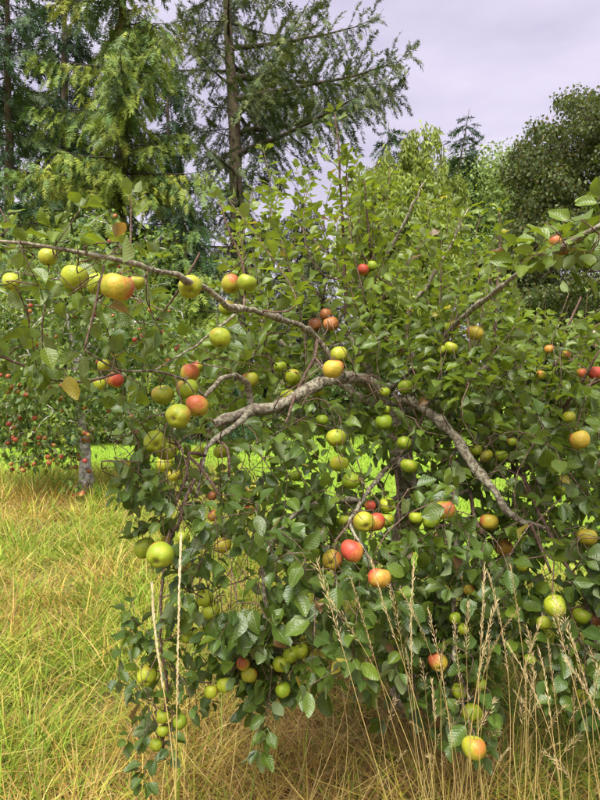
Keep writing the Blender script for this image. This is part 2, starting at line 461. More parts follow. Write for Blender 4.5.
def build_grass():
    r = np.random.default_rng(3)
    def wedge(d0, d1, dens, margin):
        area_pts = []
        n = int(dens * (d1 - d0) * (d0 + d1) / 2 * (0.49 * 2 + 2 * margin))
        d = np.sqrt(r.random(n) * (d1 ** 2 - d0 ** 2) + d0 ** 2)
        x = (r.random(n) * 2 - 1) * (0.49 + margin) * d
        return x, d
    out = []
    def fields(x, y):
        under = np.exp(-(((x - 0.30) / 0.85) ** 2 + ((y - 2.75) / 0.95) ** 2))         # dry mat under the apple tree
        g = vnoise(x, y, 1.1) * 0.8 + vnoise(x, y, 0.4) * 0.4 - 0.08 - 0.42 * under + 0.14 * np.exp(-((x + 1.5) / 1.3) ** 2 - ((y - 4.6) / 1.6) ** 2)
        return under, g - 0.20 * np.clip((y - 8.6) / 1.2, 0, 1) * np.clip((13.5 - y) / 1.5, 0, 1)
    def emit(x, y, az, L, th0, th1, W, tint, seg, lift):
        N = len(x)
        P = np.stack([x, y, ground_h(x, y) * np.clip(1.6 - np.hypot(x, y) / 30, 0, 1) - 0.01 + lift], 1)
        keep = y < lawn_edge(x) + 0.9 * (r.random(N) - 0.3)
        for wf in WINDFALLS: keep &= np.hypot(x - wf[0] * 0.97, y - wf[1] + 0.12) > 0.12
        out.append(blades(P[keep], az[keep], L[keep], th0[keep], th1[keep], W[keep], tint[keep], seg, r.normal(0, 0.8, keep.sum()), r))
    # distance range, tussocks per m2, blades per tussock, loose blades per m2, segments, width, length
    for d0, d1, nc, nb, loose, seg, w, L0 in ((1.9, 3.2, 34, 62, 1700, 5, 0.0050, 0.27), (3.2, 5.0, 26, 48, 1000, 4, 0.0064, 0.27), (5.0, 8.0, 15, 44, 420, 3, 0.0088, 0.27), (8.0, 14.0, 8, 38, 190, 3, 0.0125, 0.30)):
        cx, cy = wedge(d0, d1, nc, 0.26); M = len(cx)
        under, g = fields(cx, cy)
        cgreen = r.random(M) < np.clip((g - 0.13) * 2.6, 0.14, 0.92)
        csize = 0.6 + 0.8 * r.random(M); clean = r.random(M) * 6.28
        idx = np.repeat(np.arange(M), r.poisson(nb, M)); N = len(idx)
        spread = 0.045 + 0.012 * d0
        ox, oy = r.normal(0, spread, N) * csize[idx], r.normal(0, spread, N) * csize[idx]
        x, y = cx[idx] + ox, cy[idx] + oy
        az = np.arctan2(oy + 0.6 * spread * np.sin(clean[idx]), ox + 0.6 * spread * np.cos(clean[idx])) + r.normal(0, 0.5, N)
        isg = np.where(cgreen[idx], r.random(N) < 0.86, r.random(N) < 0.10)
        tint = np.where(isg[:, None], GRN[r.integers(0, 4, N)], STRAW[r.integers(0, 5, N)])
        br = (~isg) & (r.random(N) < np.clip(0.12 + 0.8 * under[idx], 0, 0.85))
        tint = np.where(br[:, None], BROWN[r.integers(0, 4, N)], tint) * ((0.75 + 0.5 * r.random(M))[idx] * (0.8 + 0.4 * r.random(N)))[:, None]
        tall = np.clip((y - 8.6) / 1.2, 0, 1)
        L = L0 * csize[idx] * (0.5 + 0.8 * r.random(N)) * np.where(isg, 1.0, 1.1) * (1 + 0.25 * tall)
        rad = np.hypot(ox, oy) / spread
        th0 = (0.08 + 0.32 * rad * r.random(N) + 0.25 * r.random(N)) * (1 - 0.3 * tall)
        th1 = (0.3 + 1.7 * r.random(N)) * (1 - 0.3 * tall)
        emit(x, y, az, L, th0, th1, w * (0.6 + 0.8 * r.random(N)) * np.where(isg, 1.25, 0.85), tint, seg, 0.0)
        x, y = wedge(d0, d1, loose, 0.26); N = len(x)                                   # flattened thatch between the tussocks
        under, g = fields(x, y)
        isg = r.random(N) < np.clip((g - 0.24) * 2.0, 0.15, 0.75)
        tint = np.where(isg[:, None], GRN[r.integers(0, 4, N)], STRAW[r.integers(0, 5, N)])
        br = (~isg) & (r.random(N) < np.clip(0.25 + 0.7 * under, 0, 0.9))
        tint = np.where(br[:, None], BROWN[r.integers(0, 4, N)], tint) * (0.6 + 0.6 * r.random(N))[:, None]
        emit(x, y, r.random(N) * 6.28, L0 * (0.4 + 0.8 * r.random(N)), 0.7 + 0.7 * r.random(N), r.normal(0.4, 0.5, N), w * (0.6 + 0.8 * r.random(N)), tint, max(3, seg - 1), 0.06 * r.random(N))
    # fallen straws lying over the mat
    n = 2600
    d = 1.9 + 6.5 * r.random(n) ** 1.4; x = (r.random(n) * 2 - 1) * 0.58 * d
    P = np.stack([x, d, ground_h(x, d) + 0.03 + 0.12 * r.random(n)], 1)
    tint = STRAW[r.integers(0, 5, n)] * (0.8 + 0.5 * r.random(n))[:, None]
    out.append(blades(P, r.random(n) * 6.3, 0.18 + 0.3 * r.random(n), 1.15 + 0.5 * r.random(n), r.normal(0, 0.35, n), 0.0032 + 0.0006 * d, tint, 3, r.normal(0, 0.8, n), r))
    o = link(bpy.data.objects.new('meadow_grass', np_mesh('meadow_grass', *[a for a in (lambda m: (m[0], m[1], m[2]))(merge(out))], M_GRASS, tint=merge(out)[4], smooth=False)))
    tag(o, 'matted long meadow grass, part green and part straw yellow, under the apple tree', 'grass', kind='stuff')
    # mown lawn beyond
    n = 40000
    d = 5.0 + 27 * r.random(n) ** 1.35
    x = (r.random(n) * 2 - 1) * 0.6 * d
    ok = d > lawn_edge(x) - 0.3; x, d = x[ok], d[ok]; n = len(x)
    tint = GRN[r.integers(0, 4, n)] * (0.75 + 0.5 * r.random(n))[:, None]
    P = np.stack([x, d, ground_h(x, d) * np.clip(1.6 - np.hypot(x, d) / 30, 0, 1) - 0.005], 1)
    b = blades(P, r.random(n) * 6.3, 0.07 + 0.06 * r.random(n), 0.2 + 0.5 * r.random(n), 0.6 * np.ones(n), 0.003 + 0.0011 * d, tint, 2, r.normal(0, 0.5, n), r)
    o = link(bpy.data.objects.new('lawn_grass', np_mesh('lawn_grass', b[0], b[1], b[2], M_GRASS, tint=b[4], smooth=False)))
    tag(o, 'short bright green mown lawn beyond the long grass', 'grass', kind='stuff')
build_grass()

# ---------------------------------------------------------------- leaf templates
def leaf_template(fold, curl, wave, phase, width=0.31, twist=0.0, rows=5):
    vv = np.linspace(0.07, 0.93, rows)
    V, UV = [], []
    def pt(u, v):
        w = width * math.sin(math.pi * min(max(v, 0), 1) ** 0.88) ** 0.72 * (1 - 0.10 * v)
        x = u * w
        z = fold * abs(x) - curl * v * v + wave * math.sin(v * 9 + phase + (1.6 if u > 0 else 0)) * abs(u) ** 1.5
        y = v * (1 - 0.35 * curl * v)
        a = twist * v
        x, z = x * math.cos(a) - z * math.sin(a) * 0.3, z + x * math.sin(a)
        return (x, y + 0.28, z), (0.5 + 0.5 * u * w / width, v)
    def add(u, v):
        p, q = pt(u, v); V.append(p); UV.append(q); return len(V) - 1
    b = add(0, 0.0); grid = []
    rr = random.Random(int(phase * 100))
    for v in vv:
        jag = 1 + rr.uniform(-0.13, 0.13)
        grid.append([add(-1 * jag, v), add(-0.52, v), add(0, v), add(0.52, v), add(1 * (2 - jag), v)])
    tip = add(0, 1.0)
    polys = []
    for k in range(4):
        polys.append((b, grid[0][k + 1], grid[0][k])); polys.append((tip, grid[-1][k], grid[-1][k + 1]))
    for i in range(rows - 1):
        for k in range(4):
            polys.append((grid[i][k], grid[i][k + 1], grid[i + 1][k + 1], grid[i + 1][k]))
    s = len(V)
    for x, y, z in ((-0.016, 0, 0), (0.016, 0, 0), (0.012, 0.30, 0.0), (-0.012, 0.30, 0.0)):
        V.append((x, y, z)); UV.append((0.5, 0.0))
    polys.append((s, s + 1, s + 2, s + 3))
    return Template(V, polys, UV)

_lr = random.Random(4)
LEAVES = [leaf_template(_lr.uniform(0.05, 0.65), _lr.uniform(-0.05, 0.5), _lr.uniform(0.03, 0.085), _lr.uniform(0, 6), _lr.uniform(0.27, 0.40), _lr.uniform(-0.5, 0.5)) for _ in range(10)]
SMALL_LEAF = Template([(0, 0, 0), (-0.28, 0.42, 0.10), (0, 0.5, 0), (0.28, 0.42, 0.10), (0, 1, -0.18)],
                      [(0, 2, 1), (0, 3, 2), (1, 2, 4), (2, 3, 4)], [(.5, 0), (0, .45), (.5, .5), (1, .45), (.5, 1)])

FAR_LEAF = Template([(0, 0, 0), (-0.33, 0.45, 0.08), (0.33, 0.45, 0.08), (0, 1, -0.15)], [(0, 2, 1), (1, 2, 3)], [(.5, 0), (0, .45), (1, .45), (.5, 1)])
NARROW_LEAF = Template([(0, 0, 0), (-0.15, 0.4, 0.04), (0.15, 0.4, 0.04), (0, 1, -0.1)], [(0, 2, 1), (1, 2, 3)], [(.5, 0), (0, .45), (1, .45), (.5, 1)])

# ---------------------------------------------------------------- growing wood
class Wood:
    """grows twigs towards given points from the nearest wood already there"""
    def __init__(self): self.P = np.zeros((0, 3))
    def add(self, pts): self.P = np.vstack([self.P, pts])
    def nearest(self, q, dirn=None, minlen=0.0):
        v = q - self.P
        c = np.linalg.norm(v, axis=1)
        if dirn is not None:                       # prefer a start that lies behind the growth direction
            c = c * (1.25 - 0.5 * (v @ dirn) / np.maximum(c, 1e-6))
        c = np.where(np.linalg.norm(v, axis=1) < minlen, c + 5, c)
        return self.P[np.argmin(c)]

def grow_path(a, b, start_dir, r, sag=0.0, wig=0.03):
    L = np.linalg.norm(b - a); n = max(3, int(L / 0.06))
    s = np.linspace(0, 1, n)[:, None]
    c1 = a + start_dir * L * 0.35
    p = (1 - s) ** 2 * a + 2 * s * (1 - s) * c1 + s * s * b
    k = r.normal(0, wig * L, (1, 3)); k2 = r.normal(0, wig * 0.6 * L, (1, 3))
    p = p + np.sin(np.pi * s) * k + np.sin(2 * np.pi * s) * k2
    p[:, 2] -= sag * L * np.sin(np.pi * s[:, 0])
    return p

def leaves_on(path, spacing, size, r, tip_rosette=4, start=0.0, lo=0.6, hang=0.25, along=0.45):
    """petiole points, leaf directions and lengths along a twig"""
    seg = np.linalg.norm(np.diff(path, axis=0), axis=1); cum = np.concatenate([[0], np.cumsum(seg)])
    tot = cum[-1]
    ss = np.arange(start * tot + r.random() * spacing, tot, spacing)
    ss = np.concatenate([ss, np.full(tip_rosette, tot)])
    n = len(ss)
    if n == 0: return None
    pos = np.stack([np.interp(ss, cum, path[:, k]) for k in range(3)], 1)
    tan = unit(np.gradient(path, axis=0)); t = unit(np.stack([np.interp(ss, cum, tan[:, k]) for k in range(3)], 1))
    az = r.random() * 6.28 + np.arange(n) * 2.4 + r.normal(0, 0.4, n)
    ref = np.where(np.abs(t[:, 2:3]) < 0.9, np.array([[0, 0, 1.0]]), np.array([[1.0, 0, 0]]))
    u = unit(np.cross(t, ref)); w = np.cross(t, u)
    o = np.cos(az)[:, None] * u + np.sin(az)[:, None] * w
    al = np.full((n, 1), along); al[-tip_rosette or n:] = 0.9 if tip_rosette else along
    d = unit(o + al * t + np.array([0, 0, -hang]) + r.normal(0, 0.22, (n, 3)))
    sz = size * (lo + (1 - lo) * r.random(n)) * (1 - 0.25 * (ss / tot) ** 3)
    return pos, d, sz

# ---------------------------------------------------------------- the apple tree in the foreground
def inpoly(px, py, poly):
    poly = np.asarray(poly, float); x0, y0 = poly[:, 0], poly[:, 1]; x1, y1 = np.roll(x0, -1), np.roll(y0, -1)
    ins = np.zeros(len(px), bool)
    for a, b, c, d in zip(x0, y0, x1, y1):
        cond = ((b > py) != (d > py)) & (px < (c - a) * (py - b) / (d - b + 1e-9) + a)
        ins ^= cond
    return ins

# apples: x, y, width in the photograph, kind, calyx turned to the viewer, label
IN_G = 'green apple half hidden among the leaves inside the apple tree'
LOW_G = 'small green apple on the lowest leafy twigs of the foreground apple tree'
RT_Y = 'small yellow and red apple among the leaves right of the bare grey limb'
UP_Y = 'small apple among the upright leafy shoots of the foreground apple tree'
APPLES = [
 (12,282,19,'g',0,'green apple tucked under leaves at the thin outer end of the arching bough'),
 (48,257,19,'y',0,'yellow apple pressed against the underside of the arching bough'),
 (75,278,27,'g',0,'large green apple hanging under the arching bough beside the red cheeked one'),
 (98,284,24,'g',0,'green apple partly behind a leaf, touching the big red cheeked apple'),
 (117,287,32,'b',0,'largest red cheeked apple, its stalk hollow facing up, below the arching bough'),
 (136,283,17,'b',0,'pinkish apple peeping out behind the largest red cheeked one'),
 (115,380,17,'r',0,'red and yellow apple below the big dark drooping leaf'),
 (100,384,13,'g',0,'small green apple beside the red one below the big drooping leaf'),
 (104,365,13,'y',0,'small yellow green apple above the red one near the big drooping leaf'),
 (190,287,24,'y',1,'yellow green apple sitting alone against the middle of the arching bough'),
 (231,284,19,'b',0,'red shouldered apple of the pair standing above the arching bough'),
 (247,283,20,'y',0,'greener apple of the pair standing above the arching bough'),
 (227,308,17,'y',0,'yellow apple partly covered by the arching bough'),
 (220,338,22,'g',0,'single bright green apple hanging below the arching bough'),
 (250,380,17,'b',0,'blushed apple above the short curled limb'),
 (190,373,19,'b',0,'dull yellow and red apple above the cluster of yellow ones'),
 (197,367,12,'b',0,'small blushed apple behind the top of the yellow cluster'),
 (187,389,22,'y',0,'yellow apple at the top of the cluster beside the curled limb'),
 (163,395,22,'y',0,'yellow apple at the outer side of the cluster beside the curled limb'),
 (178,416,25,'y',1,'large apple with its calyx in view, front of the yellow cluster'),
 (197,406,23,'b',0,'red cheeked apple in the cluster beside the curled limb'),
 (155,442,23,'g',1,'green apple with its calyx in view, below the yellow cluster'),
 (166,450,22,'g',0,'green apple just behind the one with its calyx in view'),
 (198,452,14,'g',0,IN_G), (220,452,14,'g',0,IN_G), (165,464,17,'g',0,IN_G),
 (174,475,15,'b',0,'red and yellow apple in shade below the two green ones'),
 (212,496,8,'n',0,'tiny shrivelled brown apple on the bare hanging twig'),
 (213,516,11,'r',0,'small red apple under the bare hanging twig'),
 (249,511,12,'r',0,'small orange red apple behind a pale yellowing leaf'),
 (223,545,17,'b',0,'spotted yellow apple between the dark hanging leaves'),
 (160,555,27,'y',1,'large yellow green apple with its calyx in view above the bleached grass spike'),
 (145,548,22,'y',0,'yellow apple just behind the large one above the bleached grass spike'),
 (183,538,14,'g',0,IN_G),
 (204,598,18,'g',0,'upper apple of the green pair on the dark hanging shoot'),
 (211,611,18,'g',0,'lower apple of the green pair on the dark hanging shoot'),
 (296,476,12,'g',0,IN_G),
 (293,377,16,'g',0,'small green apple in front of the thick grey limb'),
 (280,367,13,'g',0,IN_G), (288,396,15,'g',0,IN_G), (317,391,14,'g',0,IN_G),
 (315,325,14,'n',0,'round orange brown rotten apple of the shrivelled cluster'),
 (326,315,13,'n',0,'darkest shrivelled apple on top of the rotten cluster'),
 (331,324,16,'n',0,'largest wrinkled brown apple of the rotten cluster'),
 (339,355,17,'y',0,'yellow green apple just above the red topped one on the thick limb'),
 (333,369,21,'b',0,'red topped green apple resting against the thick grey limb'),
 (372,266,11,'g',0,'green apple of the tiny pair in the fork of the upright shoot'),
 (363,270,12,'r',0,'reddish apple of the tiny pair in the fork of the upright shoot'),
 (405,387,15,'g',0,IN_G), (445,328,12,'g',0,UP_Y), (385,392,11,'g',0,IN_G),
 (475,333,17,'b',0,'yellow and red apple under the straight slanting branch'),
 (453,326,13,'b',0,'small blushed apple where the straight slanting branch starts'),
 (451,348,14,'g',0,IN_G), (441,350,9,'y',0,UP_Y),
 (549,349,8,'r',0,RT_Y), (566,355,8,'y',0,RT_Y), (541,375,10,'y',0,RT_Y),
 (595,373,14,'r',0,'red apple on the forked twig at the outer edge of the crown'),
 (582,373,11,'b',0,'small blushed apple beside the red one on the forked twig'),
 (555,242,12,'b',0,'small reddish apple inside the overhanging tuft of large leaves'),
 (563,249,12,'n',0,'brown apple inside the overhanging tuft of large leaves'),
 (336,438,20,'y',0,'upper of three green apples stacked beside the thick limb, faintly blushed'),
 (339,464,19,'g',0,'middle of the three green apples hanging in a row'),
 (351,481,19,'g',0,'lowest of the three green apples hanging in a row'),
 (322,420,13,'g',0,IN_G), (384,422,17,'g',0,IN_G), (386,410,9,'g',0,IN_G), (404,443,15,'g',0,IN_G),
 (409,466,17,'g',0,'green apple right in front of the dark trunk'),
 (387,505,16,'g',0,'upper of two shaded green apples beside the trunk'),
 (386,520,17,'g',0,'lower of two shaded green apples beside the trunk'),
 (345,521,14,'g',0,IN_G), (416,518,14,'g',0,IN_G), (370,506,12,'r',0,IN_G.replace('green', 'pinkish')),
 (364,522,21,'b',1,'orange apple with its calyx in view on the pale hanging twig'),
 (375,522,20,'r',0,'red flushed apple behind the one on the pale hanging twig'),
 (352,551,23,'r',0,'bright red apple above the red one touched by grass stalks'),
 (332,560,20,'b',1,'orange yellow apple beside the bright red one'),
 (379,578,23,'r',0,'bright pinkish red apple touched by the tall dry grass stalks'),
 (337,546,10,'g',0,IN_G),
 (444,510,22,'b',0,'yellow orange apple with brown specks beside the trunk'),
 (431,522,17,'g',0,'green apple tucked below the yellow orange one with specks'),
 (486,456,14,'b',0,'yellow blushed apple behind the bare grey limb'),
 (476,450,13,'g',0,'green apple behind the bare grey limb'),
 (501,456,14,'g',0,IN_G),
 (569,417,13,'y',0,RT_Y), (580,440,20,'b',0,'yellow and red apple with a deep stalk hollow above the dark level limb'),
 (584,488,10,'g',0,IN_G), (559,491,13,'g',0,IN_G), (512,442,9,'y',0,RT_Y),
 (489,522,18,'b',0,'red topped yellow apple below the bare grey limb'),
 (504,548,17,'r',0,'orange red apple half behind a leaf below the bare grey limb'),
 (587,537,20,'b',0,'half red half green apple near the bright gap onto the lawn'),
 (522,566,10,'g',0,IN_G), (469,590,11,'b',0,IN_G.replace('green', 'blushed')),
 (147,676,20,'g',1,'green apple with dark calyx on the lone low twig beside the bleached stalks'),
 (163,716,15,'g',0,LOW_G), (163,731,13,'g',0,LOW_G), (180,722,15,'g',0,LOW_G), (156,745,11,'g',0,LOW_G),
 (225,685,16,'g',0,LOW_G), (211,692,14,'g',0,LOW_G), (187,637,12,'g',0,LOW_G), (198,634,12,'g',0,LOW_G),
 (243,664,14,'b',0,LOW_G.replace('small green', 'blushed')), (249,675,16,'y',0,'yellow apple on the lowest dark leafy spray'),
 (281,664,17,'y',0,'yellow apple with orange cheek beside two green ones on the low spray'),
 (291,655,17,'g',0,'green apple touching the yellow one on the low spray'),
 (301,651,15,'g',0,LOW_G), (283,690,16,'g',0,LOW_G),
 (438,662,19,'b',1,'blotched yellow apple behind the dry grass stalks'),
 (459,691,15,'g',0,LOW_G), (472,714,21,'y',1,'yellow apple with a dark spot above the lowest one in the grass'),
 (474,748,24,'y',0,'lowest yellow apple hanging down into the dry grass stalks'),
 (455,618,12,'g',0,IN_G), (463,629,9,'g',0,IN_G), (480,684,13,'g',0,LOW_G),
 (555,606,22,'g',0,'large shaded green apple beside the split brown one'),
 (544,623,14,'g',0,LOW_G), (582,615,19,'y',0,'yellow apple with a big brown rotten patch'),
 (594,620,12,'n',0,'brown rotten apple touching the yellow patched one'),
 (530,659,9,'g',0,LOW_G), (580,668,11,'g',0,LOW_G), (582,695,10,'g',0,LOW_G),
]

def zone(label, x, y):
    if label == IN_G:
        for (x0, x1, y0, y1), t in (((0, 240, 430, 480), 'small shaded green apple behind the bare hanging twigs'), ((170, 200, 480, 560), 'green apple above the tip of the straight bleached spike'),
              ((270, 330, 350, 385), 'dull green apple behind the top of the thick sawn limb'), ((270, 330, 385, 430), 'green apple peeping out below the thick sawn limb'),
              ((280, 310, 460, 490), 'green apple among dark leaves under the thick sawn limb'), ((375, 410, 380, 415), 'small green apple just below the fork of the big limbs'),
              ((375, 410, 415, 450), 'green apple close above the one in front of the trunk'), ((430, 460, 340, 355), 'green apple below the start of the straight slanting branch'),
              ((335, 350, 510, 550), 'small green apple above the bright red pair'), ((410, 420, 510, 530), 'shaded green apple between the trunk and the yellow orange one'),
              ((495, 510, 450, 465), 'green apple above the dark level limb beside the blushed one'), ((550, 590, 480, 500), 'green apple under the outer part of the dark level limb'),
              ((515, 530, 560, 575), 'small green apple beside the bright gap onto the lawn'), ((450, 470, 610, 635), 'green apple above the blotched yellow one')):
            if x0 <= x <= x1 and y0 <= y <= y1: return t
    if label == LOW_G:
        for (x0, x1, y0, y1), t in (((150, 190, 700, 760), 'small green apple in the lowest bunch between the bleached spikes'), ((205, 230, 680, 700), 'green apple of the pair near the ground behind the spikes'),
              ((180, 200, 630, 640), 'green apple under the pair on the dark hanging shoot'), ((295, 305, 645, 660), 'green apple behind the upper one of the low spray'), ((275, 290, 685, 695), 'green apple below the yellow one with orange cheek'),
              ((450, 485, 680, 695), 'green apple just above the yellow one with a dark spot'), ((540, 550, 620, 630), 'green apple below the large shaded one'), ((570, 600, 660, 700), 'green apple behind the large low leaves at the crown edge'),
              ((525, 535, 655, 665), 'small green apple deep behind the dry grass stalks')):
            if x0 <= x <= x1 and y0 <= y <= y1: return t
    return label

def apple_geo(seed, wrinkle=0.0, nu=26, nv=18):
    r = random.Random(seed)
    V = []
    lob = r.uniform(0, 6.28); sk = r.uniform(-0.09, 0.09); sk2 = r.uniform(-0.09, 0.09)
    h = r.uniform(0.84, 0.95); top = r.uniform(0.30, 0.4); bot = r.uniform(0.18, 0.26)
    for i in range(nv + 1):
        ph = math.pi * i / nv                          # 0 stalk end .. pi calyx end
        for j in range(nu):
            a = 2 * math.pi * j / nu
            rad = math.sin(ph) ** 0.82 * (1 + 0.06 * math.cos(ph))
            rib = 1 + 0.06 * math.cos(5 * a + lob) * max(0, -math.cos(ph) + 0.2) + 0.022 * math.sin(2 * a + lob) + 0.02 * math.sin(3 * a + 2 * lob)
            rad = rad * rib
            z = h * math.cos(ph)
            z -= top * math.exp(-(rad / 0.30) ** 2) if ph < 1.57 else 0
            z += bot * math.exp(-(rad / 0.28) ** 2) if ph > 1.57 else 0
            x, y = rad * math.cos(a), rad * math.sin(a)
            z += sk * x + sk2 * y
            if wrinkle:
                k = 1 + wrinkle * math.sin(7 * a + 5 * ph) * math.sin(ph * 6 + 2 * math.sin(a * 3))
                x, y, z = x * k, y * k, z * k
            V.append((x, y, z))
    P = []
    for i in range(nv):
        for j in range(nu):
            k = (j + 1) % nu
            P.append((i * nu + j, (i + 1) * nu + j, (i + 1) * nu + k, i * nu + k))
    T = Template(V, P)
    return T, h - top, -(h - bot)

APPLE_GEO = [apple_geo(s) for s in (1, 2, 3, 4, 8, 9)]
ROT_GEO = [apple_geo(5, 0.04), apple_geo(6, 0.05)]
_apple_mesh = {}
def apple_mesh(kind, v, mat=None):
    key = (kind, v)
    if key not in _apple_mesh:
        g = (ROT_GEO[v % 2] if kind == 'n' else APPLE_GEO[v % 6])
        _apple_mesh[key] = (np_mesh('apple_fruit', g[0].V, g[0].loops, g[0].totals, mat or APPLE_MATS[kind]), g[1], g[2])
    return _apple_mesh[key]

def calyx_mesh():
    V, P = [], []
    for k in range(5):
        a = k * 2 * math.pi / 5; ca, sa = math.cos(a), math.sin(a)
        s = len(V)
        for rr, w, z in ((0.02, 0.05, 0.02), (0.12, 0.045, -0.07), (0.19, 0.0, -0.03)):
            for sg in ((-1, 1) if w else (1,)):
                V.append((rr * ca - sg * w * sa, rr * sa + sg * w * ca, z))
        P += [(s, s + 1, s + 3, s + 2), (s + 2, s + 3, s + 4)]
    T = Template(V, P)
    return np_mesh('calyx', T.V, T.loops, T.totals, M_CALYX)
ME_CALYX = calyx_mesh()
_t = tube([(0, 0, -0.04), (0.03, 0, 0.22), (0.02, 0.03, 0.42), (0.0, 0.02, 0.60)], [0.045, 0.035, 0.035, 0.055], 6)
ME_STALK = np_mesh('stalk', _t[0], _t[1], _t[2], M_STALK)

def place_apple(c, D, kind, face, label, r, group=None, parts=True, name='apple', mesh=None):
    """returns the point where the stalk meets the twig"""
    me, zt, zb = mesh if mesh else apple_mesh(kind, r.integers(0, 6))
    s = D / 2
    if face:                                            # calyx tipped towards the open side of the tree
        toward = unit(np.array([r.normal(0, 0.25), -1.0, -0.45 + r.normal(0, 0.15)]))
        up = -toward
    else:
        up = unit(np.array([r.normal(0, 0.22), r.normal(0.05, 0.2), 1.0]))
    rot = Vector(up).to_track_quat('Z', 'X').to_matrix() @ Matrix.Rotation(r.random() * 6.28, 3, 'Z')
    o = bpy.data.objects.new(name, me)
    o.matrix_world = Matrix.Translation(Vector(c)) @ (rot * s).to_4x4()
    link(o)
    tag(o, label, 'apple', group)
    if parts:
        k = link(bpy.data.objects.new('stalk', ME_STALK), o); k.location = (0, 0, zt)
        k = link(bpy.data.objects.new('calyx', ME_CALYX), o); k.location = (0, 0, zb)
    return c + s * (zt + 0.58) * up

